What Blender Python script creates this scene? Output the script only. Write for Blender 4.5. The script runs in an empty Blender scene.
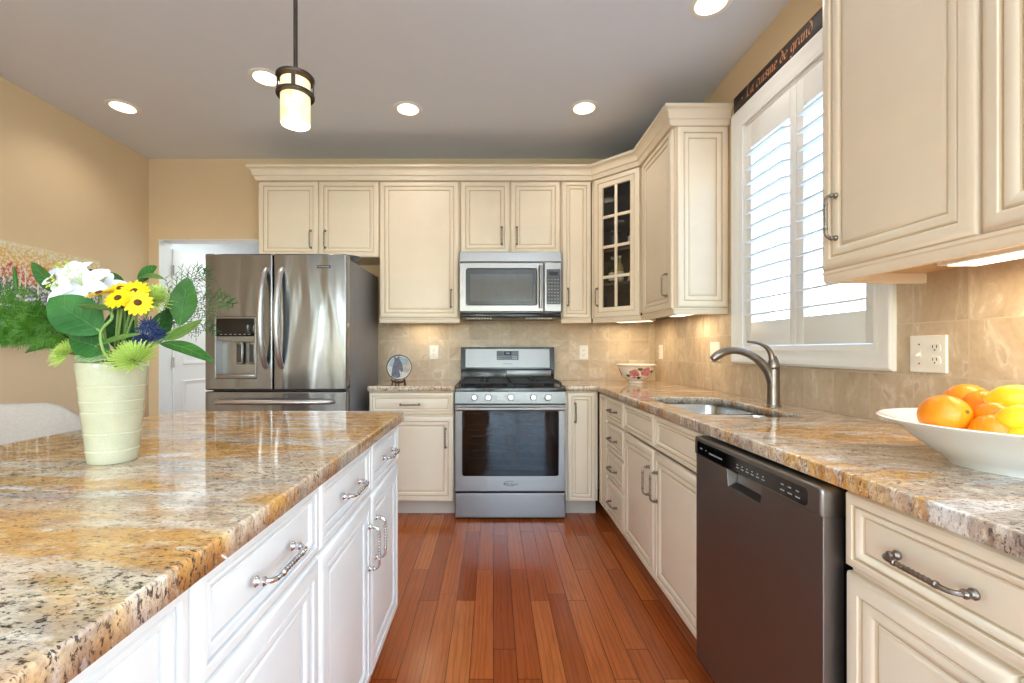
import bpy, bmesh, math, random
from mathutils import Vector, Matrix
random.seed(7)
PI = math.pi
C = bpy.context.scene.collection
SC = bpy.context.scene

# ------------------------------------------------------------------ camera
FPX = 442.0; CAMZ = 1.16
cam_d = bpy.data.cameras.new('camera'); cam = bpy.data.objects.new('camera', cam_d); C.objects.link(cam)
cam.location = (0, 0, CAMZ); cam.rotation_euler = (PI/2, 0, 0)
cam_d.sensor_width = 36.0; cam_d.lens = FPX/1024*36.0
cam_d.shift_x = (512-493.5)/1024; cam_d.shift_y = (350.5-341.5)/1024
cam_d.clip_start = 0.02
SC.camera = cam
SC.view_settings.view_transform = 'Standard'; SC.view_settings.look = 'None'
SC.view_settings.gamma = 1.0; SC.view_settings.use_curve_mapping = False
SC.view_settings.exposure = 0.0
SC.cycles.use_denoising = True
SC.cycles.max_bounces = 10; SC.cycles.diffuse_bounces = 5; SC.cycles.glossy_bounces = 5
SC.cycles.transparent_max_bounces = 16; SC.cycles.sample_clamp_indirect = 8.0
SC.cycles.blur_glossy = 1.0; SC.cycles.caustics_reflective = False; SC.cycles.caustics_refractive = False

# ------------------------------------------------------------------ sky
W = bpy.data.worlds.new('world'); SC.world = W; W.use_nodes = True
wn = W.node_tree.nodes; wl = W.node_tree.links; wn.clear()
wo = wn.new('ShaderNodeOutputWorld'); wb = wn.new('ShaderNodeBackground')
sky = wn.new('ShaderNodeTexSky'); sky.sky_type = 'NISHITA'; sky.sun_disc = False
sky.sun_elevation = math.radians(48); sky.sun_rotation = math.radians(200); sky.air_density = 1.4; sky.dust_density = 1.0
mxw = wn.new('ShaderNodeMix'); mxw.data_type = 'RGBA'; mxw.blend_type = 'MULTIPLY'; mxw.inputs[0].default_value = 1.0
mxw.inputs[7].default_value = (0.74, 0.91, 1.13, 1); wl.new(sky.outputs[0], mxw.inputs[6]); wl.new(mxw.outputs[2], wb.inputs[0]); wb.inputs[1].default_value = 1.7
wl.new(wb.outputs[0], wo.inputs[0])

def area(name, loc, rot, sx, sy, power, col=(1, 1, 1), spread=PI):
    d = bpy.data.lights.new(name, 'AREA'); d.shape = 'RECTANGLE'; d.size = sx; d.size_y = sy
    d.energy = power; d.color = col; d.spread = spread
    o = bpy.data.objects.new(name, d); C.objects.link(o); o.location = loc; o.rotation_euler = rot
    return o
# daylight entering by the kitchen window, and by unseen glazing added in the rear, left and right walls
def portal(name, loc, rot, sx, sy):
    o = area(name, loc, rot, sx, sy, 1.0); o.data.cycles.is_portal = True; return o
portal('kitchen_window_portal', (1.52, 1.98, 1.78), (0, PI/2, 0), 1.25, 0.86)
portal('rear_window_portal', (-1.70, -3.31, 1.275), (PI/2, 0, 0), 1.5, 1.95)
portal('rear_door_portal', (0.50, -3.31, 1.125), (PI/2, 0, 0), 1.3, 2.25)
portal('side_door_portal', (-3.0, -2.25, 1.14), (0, -PI/2, 0), 2.12, 1.0)
portal('side_window_portal', (1.52, -1.5, 1.50), (0, PI/2, 0), 1.4, 1.8)
area('rear_window_fill', (-1.70, -3.08, 1.30), (math.radians(108), 0, 0), 1.5, 1.8, 24, (0.70, 0.85, 1.0))  # added fill lamp before the rear glazing, tilted up at the ceiling
area('rear_door_fill', (0.50, -3.08, 1.20), (math.radians(108), 0, 0), 1.3, 2.0, 14, (0.70, 0.85, 1.0))  # second added fill lamp, also angled upward
area('ceiling_fill', (0.35, -1.35, 1.75), (PI, 0, 0), 0.9, 0.9, 108, (0.66, 0.83, 1.0))  # added lamp aimed straight up to brighten the ceiling, no fitting behind it
area('side_window_fill', (1.33, -1.5, 1.5), (0, math.radians(100), 0), 1.35, 1.75, 58, (0.74, 0.87, 1.0))  # added fill lamp at the right wall, brightens the island face
area('hall_fill', (-2.2, 5.1, 2.5), (0, 0, 0), 0.9, 1.2, 30, (0.86, 0.98, 1.0))  # unseen area lamp brightening the hall, which has no window

# ------------------------------------------------------------------ materials
def srgb(r, g, b):
    f = lambda c: c/12.92 if c <= 0.04045 else ((c+0.055)/1.055)**2.4
    return (f(r/255), f(g/255), f(b/255), 1.0)

class NT:
    def __init__(s, name):
        s.m = bpy.data.materials.new(name); s.m.use_nodes = True
        s.n = s.m.node_tree.nodes; s.l = s.m.node_tree.links
        s.b = s.n['Principled BSDF']; s.out = s.n['Material Output']
    def new(s, t, **kw):
        n = s.n.new(t)
        for k, v in kw.items():
            if k.startswith('i_'):
                key = k[2:]; key = int(key) if key.isdigit() else key.replace('_', ' ')
                n.inputs[key].default_value = v
            else: setattr(n, k, v)
        return n
    def link(s, a, b): s.l.new(a, b)
    def set(s, **kw):
        for k, v in kw.items(): s.b.inputs[k.replace('_', ' ')].default_value = v
    def coords(s, scale=(1, 1, 1), rot=(0, 0, 0), loc=(0, 0, 0)):
        t = s.new('ShaderNodeTexCoord'); m = s.new('ShaderNodeMapping')
        m.inputs['Scale'].default_value = scale; m.inputs['Rotation'].default_value = rot; m.inputs['Location'].default_value = loc
        s.link(t.outputs['Object'], m.inputs[0]); return m.outputs[0]
    def noise(s, co, scale, detail=4, rough=0.55, dist=0.0):
        n = s.new('ShaderNodeTexNoise'); n.inputs['Scale'].default_value = scale; n.inputs['Detail'].default_value = detail
        n.inputs['Roughness'].default_value = rough; n.inputs['Distortion'].default_value = dist
        s.link(co, n.inputs['Vector']); return n.outputs['Fac']
    def ramp(s, fac, stops, interp='LINEAR'):
        r = s.new('ShaderNodeValToRGB'); r.color_ramp.interpolation = interp
        e = r.color_ramp.elements
        while len(e) < len(stops): e.new(0.5)
        for i, (p, c) in enumerate(stops): e[i].position = p; e[i].color = c
        s.link(fac, r.inputs[0]); return r.outputs[0]
    def mix(s, fac, a, b, mode='MIX'):
        m = s.new('ShaderNodeMix', data_type='RGBA', blend_type=mode)
        for sock, v in ((m.inputs[0], fac), (m.inputs[6], a), (m.inputs[7], b)):
            if hasattr(v, 'links'): s.link(v, sock)
            elif sock == m.inputs[0]: sock.default_value = v
            else: sock.default_value = v
        return m.outputs[2]
    def bump(s, h, strength=0.2, dist=0.01):
        b = s.new('ShaderNodeBump'); b.inputs['Strength'].default_value = strength; b.inputs['Distance'].default_value = dist
        s.link(h, b.inputs['Height']); s.link(b.outputs[0], s.b.inputs['Normal'])

def G(v): return (v, v, v, 1)
def plain(name, col, rough=0.5, metal=0.0, var=0.06, scale=8, bump=0.0, bscale=60, **kw):
    t = NT(name); co = t.coords()
    n = t.noise(co, scale, 3)
    a = tuple(c*(1-var) for c in col[:3])+(1,); b = tuple(min(1, c*(1+var)) for c in col[:3])+(1,)
    t.link(t.ramp(n, [(0.3, a), (0.7, b)]), t.b.inputs['Base Color'])
    t.set(Roughness=rough, Metallic=metal)
    for k, v in kw.items(): t.b.inputs[k.replace('_', ' ')].default_value = v
    if bump: t.bump(t.noise(co, bscale, 3), bump, 0.002)
    return t.m
def emit(name, col, strength):
    t = NT(name); co = t.coords(); n = t.noise(co, 5, 2)
    t.link(t.ramp(n, [(0.2, col), (0.8, col)]), t.b.inputs['Emission Color'])
    t.set(Emission_Strength=strength, Base_Color=col, Roughness=0.5); return t.m
def glass(name, tint=(1, 1, 1, 1), refl=0.08, rough=0.0):
    t = NT(name); tr = t.new('ShaderNodeBsdfTransparent'); tr.inputs[0].default_value = tint
    gl = t.new('ShaderNodeBsdfGlossy'); gl.inputs['Roughness'].default_value = rough
    lw = t.new('ShaderNodeLayerWeight'); pw = t.new('ShaderNodeMath', operation='POWER'); pw.inputs[1].default_value = 5.0
    t.link(lw.outputs['Facing'], pw.inputs[0])
    mm = t.new('ShaderNodeMath', operation='MULTIPLY_ADD'); mm.inputs[1].default_value = 0.6; mm.inputs[2].default_value = refl+0.02
    t.link(pw.outputs[0], mm.inputs[0])
    mx = t.new('ShaderNodeMixShader'); t.link(mm.outputs[0], mx.inputs[0]); t.link(tr.outputs[0], mx.inputs[1]); t.link(gl.outputs[0], mx.inputs[2])
    t.link(mx.outputs[0], t.out.inputs[0]); return t.m
def steel(name, col, rough=0.28, axis=0, strength=0.06, wave=0.0):
    t = NT(name); sc = [1.5, 1.5, 1.5]
    for i in range(3):
        if i != axis: sc[i] = 900
    co = t.coords(tuple(sc)); n = t.noise(co, 1.0, 3)
    a = tuple(c*0.93 for c in col[:3])+(1,)
    t.link(t.ramp(n, [(0.3, a), (0.7, col)]), t.b.inputs['Base Color'])
    r = t.new('ShaderNodeMapRange'); r.inputs[3].default_value = rough*0.85; r.inputs[4].default_value = rough*1.2
    t.link(n, r.inputs[0]); t.link(r.outputs[0], t.b.inputs['Roughness'])
    t.set(Metallic=1.0)
    if wave:
        c2 = t.coords((3.2, 1, 0.55)); w = t.noise(c2, 2.2, 1.5, 0.4, 0.4)
        b1 = t.new('ShaderNodeBump'); b1.inputs['Strength'].default_value = wave; b1.inputs['Distance'].default_value = 0.02
        t.link(w, b1.inputs['Height'])
        b2 = t.new('ShaderNodeBump'); b2.inputs['Strength'].default_value = strength; b2.inputs['Distance'].default_value = 0.001
        t.link(n, b2.inputs['Height']); t.link(b1.outputs[0], b2.inputs['Normal']); t.link(b2.outputs[0], t.b.inputs['Normal'])
    else: t.bump(n, strength, 0.001)
    return t.m
def granite(name, lt, mid, gold=0.55, rot=0.3, seed=0.0, dark=0.3, rough=0.05):
    t = NT(name)
    def N(sx, sy, sc, det, ro, di, off): return t.noise(t.coords((sx, sy, 1.0), (0, 0, rot), (seed+off, off*1.7, off*0.3)), sc, det, ro, di)
    c = t.ramp(N(1, 2.4, 2.4, 7, 0.62, 1.0, 0.0), [(0.30, mid), (0.46, lt), (0.56, mid), (0.70, lt)])
    # grey-lilac drifts
    c = t.mix(t.ramp(N(1, 2.6, 1.7, 6, 0.6, 1.2, 3.1), [(0.52, G(0)), (0.60, G(0.75))]), c, srgb(176, 162, 150))
    # gold seams with crisp borders
    gc = t.ramp(N(1, 2.2, 16, 5, 0.6, 0.3, 5.5), [(0.3, srgb(184, 120, 52)), (0.5, srgb(216, 156, 68)), (0.7, srgb(232, 192, 122))])
    c = t.mix(t.ramp(N(1, 2.9, 1.55, 6, 0.5, 1.3, 4.3), [(1-gold-0.02, G(0)), (1-gold+0.06, G(0.88))]), c, gc)
    # pale quartz seams
    c = t.mix(t.ramp(N(1, 3.2, 1.9, 6, 0.6, 1.5, 9.0), [(0.585, G(0)), (0.63, G(0.9))]), c, srgb(230, 224, 218))
    # burgundy-brown clouds
    c = t.mix(t.ramp(N(1, 2.0, 3.6, 6, 0.65, 0.8, 12.0), [(0.56, G(0)), (0.68, G(dark))]), c, srgb(100, 76, 62))
    # mottling
    c = t.mix(t.ramp(N(1, 2.0, 20, 6, 0.7, 0.4, 1.3), [(0.34, G(0.62)), (0.5, G(0.0))]), c, srgb(150, 120, 98))
    c = t.mix(t.ramp(N(1, 2.0, 24, 5, 0.65, 0.4, 7.3), [(0.54, G(0.0)), (0.66, G(0.6))]), c, srgb(244, 234, 218))
    # flecks
    zone = t.ramp(N(1, 2.2, 2.8, 5, 0.6, 0.8, 15.0), [(0.36, G(0.45)), (0.56, G(1))])
    f1 = t.ramp(N(1, 2.6, 40, 5, 0.75, 0.3, 2.2), [(0.36, G(1)), (0.43, G(0))])
    c = t.mix(t.mix(1.0, f1, zone, 'MULTIPLY'), c, srgb(92, 72, 64))
    f2 = t.ramp(N(1, 1.7, 105, 3, 0.7, 0.2, 6.2), [(0.37, G(0.95)), (0.44, G(0))])
    c = t.mix(t.mix(1.0, f2, zone, 'MULTIPLY'), c, srgb(58, 46, 44))
    f4 = t.ramp(N(1, 1.9, 19, 7, 0.78, 0.5, 18.0), [(0.35, G(0.9)), (0.42, G(0))])
    c = t.mix(t.mix(1.0, f4, zone, 'MULTIPLY'), c, srgb(84, 66, 62))
    f3 = t.ramp(N(1, 1.5, 150, 3, 0.7, 0.0, 8.8), [(0.36, G(0.35)), (0.5, G(0))])
    c = t.mix(f3, c, srgb(132, 104, 84))
    t.link(c, t.b.inputs['Base Color']); t.set(Roughness=rough); t.b.inputs['Specular IOR Level'].default_value = 0.5
    return t.m
def tile(name, axis, phase):
    t = NT(name); tc = t.new('ShaderNodeTexCoord'); sp = t.new('ShaderNodeSeparateXYZ'); t.link(tc.outputs['Object'], sp.inputs[0])
    cb = t.new('ShaderNodeCombineXYZ'); ph = t.new('ShaderNodeMath', operation='ADD'); ph.inputs[1].default_value = phase; t.link(sp.outputs[axis], ph.inputs[0]); t.link(ph.outputs[0], cb.inputs[0])
    zz = t.new('ShaderNodeMath', operation='SUBTRACT'); t.link(sp.outputs[2], zz.inputs[0]); zz.inputs[1].default_value = 0.9145
    t.link(zz.outputs[0], cb.inputs[1])
    br = t.new('ShaderNodeTexBrick'); br.offset = 0.0; br.inputs['Scale'].default_value = 1.0
    br.inputs['Brick Width'].default_value = 0.167; br.inputs['Row Height'].default_value = 0.1665
    br.inputs['Mortar Size'].default_value = 0.0020; br.inputs['Mortar Smooth'].default_value = 0.3; br.inputs['Bias'].default_value = 0.0
    br.inputs['Color1'].default_value = G(0.0); br.inputs['Color2'].default_value = G(1.0); br.inputs['Mortar'].default_value = G(0.5)
    t.link(cb.outputs[0], br.inputs['Vector'])
    # each tile gets its own run of veining
    off = t.new('ShaderNodeVectorMath', operation='SCALE'); off.inputs['Scale'].default_value = 3.0; t.link(br.outputs['Color'], off.inputs[0])
    ad = t.new('ShaderNodeVectorMath', operation='ADD'); t.link(tc.outputs['Object'], ad.inputs[0]); t.link(off.outputs[0], ad.inputs[1])
    mp = t.new('ShaderNodeMapping'); mp.inputs['Rotation'].default_value = (0.7, 0.75, 0.5); mp.inputs['Scale'].default_value = (1, 3.0, 1.4)
    t.link(ad.outputs[0], mp.inputs[0])
    n1 = t.noise(mp.outputs[0], 4.0, 6, 0.6, 1.2); n2 = t.noise(ad.outputs[0], 40, 4, 0.6)
    c = t.ramp(n1, [(0.26, srgb(178, 156, 128)), (0.42, srgb(203, 183, 155)), (0.56, srgb(212, 194, 168)), (0.61, srgb(228, 215, 194)), (0.66, srgb(205, 185, 157)), (0.8, srgb(190, 168, 138))])
    c = t.mix(t.ramp(n2, [(0.3, G(0.22)), (0.6, G(0))]), c, srgb(160, 136, 108))
    c = t.mix(t.ramp(br.outputs['Color'], [(0, G(0.30)), (1, G(0.0))]), c, srgb(150, 128, 104))
    c = t.mix(br.outputs['Fac'], c, srgb(206, 192, 172))
    t.link(c, t.b.inputs['Base Color']); t.set(Roughness=0.42)
    h = t.mix(br.outputs['Fac'], n1, G(0.0)); t.bump(h, 0.25, 0.004)
    return t.m
def planks(name):
    t = NT(name); tc = t.new('ShaderNodeTexCoord'); sp = t.new('ShaderNodeSeparateXYZ'); t.link(tc.outputs['Object'], sp.inputs[0])
    cb = t.new('ShaderNodeCombineXYZ'); t.link(sp.outputs[1], cb.inputs[0]); t.link(sp.outputs[0], cb.inputs[1])
    def brick(w):
        br = t.new('ShaderNodeTexBrick'); br.offset = 0.37; br.offset_frequency = 2; br.squash = 1.35; br.squash_frequency = 3
        br.inputs['Scale'].default_value = 1.0; br.inputs['Brick Width'].default_value = w; br.inputs['Row Height'].default_value = 0.0857
        br.inputs['Mortar Size'].default_value = 0.0011; br.inputs['Mortar Smooth'].default_value = 0.1; br.inputs['Bias'].default_value = 0.0
        br.inputs['Color1'].default_value = G(0); br.inputs['Color2'].default_value = G(1); br.inputs['Mortar'].default_value = G(0.5)
        t.link(cb.outputs[0], br.inputs['Vector']); return br
    br = brick(0.78)
    c = t.ramp(br.outputs['Color'], [(0.0, srgb(150, 72, 30)), (0.35, srgb(170, 86, 38)), (0.7, srgb(182, 97, 45)), (1.0, srgb(194, 112, 56))])
    off = t.new('ShaderNodeVectorMath', operation='SCALE'); off.inputs['Scale'].default_value = 7.0; t.link(br.outputs['Color'], off.inputs[0])
    ad = t.new('ShaderNodeVectorMath', operation='ADD'); t.link(tc.outputs['Object'], ad.inputs[0]); t.link(off.outputs[0], ad.inputs[1])
    mp = t.new('ShaderNodeMapping'); mp.inputs['Scale'].default_value = (14, 1.1, 1); t.link(ad.outputs[0], mp.inputs[0])
    gr = t.noise(mp.outputs[0], 2.2, 3, 0.5, 1.6)
    wv = t.new('ShaderNodeTexWave'); wv.inputs['Scale'].default_value = 1.6; wv.inputs['Distortion'].default_value = 9; wv.inputs['Detail'].default_value = 3; wv.inputs['Detail Scale'].default_value = 1.2
    mp2 = t.new('ShaderNodeMapping'); mp2.inputs['Scale'].default_value = (9, 0.8, 1); t.link(ad.outputs[0], mp2.inputs[0]); t.link(mp2.outputs[0], wv.inputs['Vector'])
    c = t.mix(t.ramp(wv.outputs['Fac'], [(0.0, G(0.30)), (0.35, G(0.0))]), c, srgb(104, 42, 18))
    c = t.mix(t.ramp(gr, [(0.3, G(0.28)), (0.6, G(0))]), c, srgb(118, 50, 22))
    pores = t.new('ShaderNodeMapping'); pores.inputs['Scale'].default_value = (160, 5, 1); t.link(ad.outputs[0], pores.inputs[0])
    pn = t.noise(pores.outputs[0], 1.5, 2)
    c = t.mix(t.ramp(pn, [(0.32, G(0.22)), (0.44, G(0))]), c, srgb(92, 38, 18))
    c = t.mix(br.outputs['Fac'], c, srgb(52, 20, 8))
    t.link(c, t.b.inputs['Base Color']); t.set(Roughness=0.2); t.b.inputs['Specular IOR Level'].default_value = 0.5
    h = t.mix(br.outputs['Fac'], t.mix(0.1, G(0.9), pn), G(0.0)); t.bump(h, 0.15, 0.002)
    return t.m

M = {}
M['cream'] = plain('cream_paint', srgb(236, 221, 198), 0.36, var=0.02)
M['glaze'] = plain('tan_glaze', srgb(204, 182, 150), 0.45, var=0.05)
M['white'] = plain('white_cabinet_paint', srgb(243, 243, 240), 0.34, var=0.015)
M['whiteglaze'] = plain('pale_grey_glaze', srgb(206, 207, 208), 0.45, var=0.03)
M['toe'] = plain('toe_board_paint', srgb(196, 186, 172), 0.5, var=0.03)
M['cabwood'] = plain('cabinet_underside_wood', srgb(214, 176, 132), 0.5, var=0.08)
M['shaded_in'] = plain('shaded_cabinet_interior', srgb(74, 58, 50), 0.6, var=0.1)  # shade inside the cabinet put into the colour as dark brown
M['wall'] = plain('tan_wall_paint', srgb(223, 198, 160), 0.85, var=0.015, scale=3, bump=0.05, bscale=300)
M['ceil'] = plain('ceiling_paint', srgb(224, 230, 240), 0.9, var=0.01, scale=2)
M['trim'] = plain('white_trim_paint', srgb(240, 240, 238), 0.4, var=0.01)
M['hallwall'] = plain('hall_white_paint', srgb(232, 233, 235), 0.7, var=0.01)
M['floor'] = planks('oak_planks')
M['tile_x'] = tile('stone_tile_facing_room', 0, -0.1297+0.167*10)
M['tile_y'] = tile('stone_tile_side', 1, 0.080)
M['granite_i'] = granite('polished_gold_granite', srgb(228, 208, 180), srgb(204, 176, 142), 0.53, 0.34, 0.0, 0.25)
M['granite_c'] = granite('polished_cream_granite', srgb(226, 210, 188), srgb(196, 164, 130), 0.44, 0.9, 3.1, 0.65, 0.08)
M['steel'] = steel('brushed_steel', srgb(150, 148, 146), 0.30, 0, 0.03)
M['steel_panel'] = steel('darker_brushed_steel', srgb(132, 131, 130), 0.36, 0, 0.02)
M['satin'] = plain('satin_handle_metal', srgb(200, 198, 196), 0.36, 1.0, var=0.02)
M['steelv'] = steel('brushed_steel_upright', srgb(142, 143, 147), 0.19, 2, 0.03, 0.8)
M['steeld'] = steel('dark_brushed_steel', srgb(136, 128, 125), 0.40, 2, 0.03)
M['steelm'] = steel('grey_trim_steel', srgb(150, 147, 144), 0.3, 1)
M['chrome'] = plain('satin_chrome', srgb(214, 216, 220), 0.16, 1.0, var=0.03)
M['pewter'] = plain('antique_pewter', srgb(140, 132, 122), 0.32, 1.0, var=0.15, scale=60)
M['nickel'] = steel('brushed_nickel', srgb(150, 140, 130), 0.3, 2)
M['sink'] = steel('sink_steel', srgb(205, 206, 207), 0.25, 1)
M['fridge_side'] = plain('grey_textured_side', srgb(120, 120, 123), 0.42, 0.0, var=0.05, bump=0.08, bscale=500)
M['black'] = plain('black_enamel', srgb(20, 20, 21), 0.18, var=0.1)
M['blackmatte'] = plain('cast_iron', srgb(34, 33, 33), 0.55, var=0.15, scale=50, bump=0.2, bscale=300)
M['blackglass'] = plain('black_glass', srgb(12, 12, 14), 0.06, var=0.05)
M['greyglass'] = plain('grey_dotted_glass', srgb(96, 100, 102), 0.10, var=0.08, scale=20)
M['keypad'] = plain('keypad_grey', srgb(58, 60, 63), 0.2, var=0.05)
M['keymark'] = plain('keypad_print', srgb(160, 164, 168), 0.5, var=0.02)
M['display'] = emit('blue_display', srgb(110, 190, 235), 0.7)
M['ovenglass'] = glass('dark_oven_glass', (0.22, 0.24, 0.24, 1), 0.012)
M['glass'] = glass('clear_pane', (0.98, 0.99, 0.99, 1), 0.0)
M['cabglass'] = glass('cabinet_pane', (0.92, 0.93, 0.93, 1), 0.02)
M['oven_in'] = plain('oven_enamel', srgb(60, 62, 66), 0.35, var=0.2, scale=90)
M['knob'] = plain('pale_knob_metal', srgb(218, 220, 222), 0.3, 0.55, var=0.02)
M['plastic'] = plain('white_plastic', srgb(238, 234, 226), 0.35, var=0.01)
M['slot'] = plain('dark_slot', srgb(60, 54, 48), 0.6)
M['bronze'] = plain('dark_bronze', srgb(72, 62, 54), 0.4, 0.7, var=0.15, scale=30)
M['lamp'] = emit('lamp_lens', (1.0, 0.93, 0.80, 1), 9.0)
M['baffle'] = plain('white_baffle', srgb(240, 238, 232), 0.4, var=0.01)
M['undercab'] = emit('under_cabinet_lens', (1.0, 0.86, 0.62, 1), 2.5)
M['louver'] = plain('louver_white', srgb(246, 247, 248), 0.4, var=0.01)
M['signboard'] = plain('dark_brown_board', srgb(46, 34, 30), 0.5, var=0.2, scale=25)
M['signtext'] = plain('copper_lettering', srgb(206, 142, 98), 0.5, var=0.25, scale=90)
M['lawn'] = plain('lawn', srgb(112, 140, 80), 0.9, var=0.3, scale=3)
M['bounce_slab'] = plain('pale_bounce_slab', srgb(225, 222, 214), 0.9, var=0.06, scale=2)  # pale so that it bounces skylight up to the louvers
M['linen'] = plain('beige_linen', srgb(178, 168, 156), 0.9, var=0.06, scale=120, bump=0.3, bscale=400)
M['darkwood'] = plain('dark_wood', srgb(66, 42, 30), 0.45, var=0.2, scale=20)
t = NT('onyx_shade'); co = t.coords(); nn = t.noise(co, 22, 5, 0.6, 0.8)
cc = t.ramp(nn, [(0.3, srgb(250, 214, 140)), (0.5, srgb(255, 236, 190)), (0.7, srgb(255, 246, 218))])
t.link(cc, t.b.inputs['Base Color']); t.link(cc, t.b.inputs['Emission Color']); t.set(Emission_Strength=0.45, Roughness=0.35); M['onyx'] = t.m
t = NT('celadon_crackle'); co = t.coords()
vo = t.new('ShaderNodeTexVoronoi', feature='DISTANCE_TO_EDGE'); vo.inputs['Scale'].default_value = 190; t.link(co, vo.inputs['Vector'])
c = t.ramp(t.noise(co, 14, 4), [(0.3, srgb(184, 180, 150)), (0.7, srgb(200, 196, 168))])
c = t.mix(t.ramp(vo.outputs['Distance'], [(0.0, G(0.35)), (0.08, G(0))]), c, srgb(168, 168, 124))
t.link(c, t.b.inputs['Base Color']); t.set(Roughness=0.12); M['vase'] = t.m
M['porcelain'] = plain('white_porcelain', srgb(240, 240, 236), 0.1, var=0.01)
M['creamware'] = plain('cream_porcelain', srgb(236, 222, 204), 0.15, var=0.02)
M['rose'] = plain('painted_rose', srgb(198, 122, 118), 0.2, var=0.45, scale=70)
M['roseleaf'] = plain('painted_leaf', srgb(86, 92, 52), 0.2, var=0.3, scale=60)
def peel(name, a, b):
    t = NT(name); co = t.coords(); n = t.noise(co, 9, 3); t.link(t.ramp(n, [(0.3, a), (0.7, b)]), t.b.inputs['Base Color'])
    t.set(Roughness=0.33); t.bump(t.noise(co, 260, 2), 0.25, 0.002); t.b.inputs['Subsurface Weight'].default_value = 0.0; return t.m
M['orange'] = peel('orange_peel', srgb(240, 132, 8), srgb(250, 156, 24))
M['lemon'] = peel('lemon_peel', srgb(236, 196, 20), srgb(244, 214, 50))
M['mango'] = peel('yellow_green_peel', srgb(214, 190, 28), srgb(236, 208, 40))
M['stalk'] = plain('stalk_button', srgb(96, 100, 50), 0.7)
def leafmat(name, a, b, r=0.5):
    t = NT(name); co = t.coords(); n = t.noise(co, 18, 4); t.link(t.ramp(n, [(0.3, a), (0.7, b)]), t.b.inputs['Base Color'])
    t.set(Roughness=r); t.b.inputs['Specular IOR Level'].default_value = 0.25; return t.m
M['leafd'] = leafmat('dark_green_leaf', srgb(28, 76, 24), srgb(54, 110, 38))
M['leafm'] = leafmat('mid_green_leaf', srgb(34, 76, 22), srgb(62, 104, 38))
M['leafo'] = leafmat('olive_leaf', srgb(86, 112, 42), srgb(118, 136, 64))
M['leafs'] = leafmat('sage_leaf', srgb(130, 150, 100), srgb(156, 172, 120))
M['vein'] = leafmat('leaf_vein', srgb(70, 118, 58), srgb(86, 130, 70))
M['stem'] = leafmat('green_stem', srgb(118, 146, 76), srgb(140, 166, 96))
M['fern'] = leafmat('fern_green', srgb(42, 88, 16), srgb(88, 134, 34), 0.5)
M['fernd'] = leafmat('deep_fern_green', srgb(36, 72, 36), srgb(66, 102, 52), 0.5)
M['lily'] = leafmat('lily_white', srgb(222, 222, 226), srgb(236, 236, 238), 0.6)
M['daisy'] = leafmat('daisy_yellow', srgb(238, 186, 6), srgb(246, 206, 20), 0.5)
M['disc'] = leafmat('brown_flower_centre', srgb(64, 40, 18), srgb(96, 62, 26), 0.8)
M['mum'] = leafmat('lime_petal', srgb(160, 190, 70), srgb(200, 216, 120), 0.5)
M['thistle'] = leafmat('blue_thistle', srgb(42, 54, 96), srgb(74, 88, 134), 0.6)
M['mauve'] = leafmat('mauve_flower', srgb(146, 122, 140), srgb(176, 156, 170), 0.7)
M['bud'] = leafmat('brown_bud', srgb(128, 112, 60), srgb(164, 148, 84), 0.6)

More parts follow.
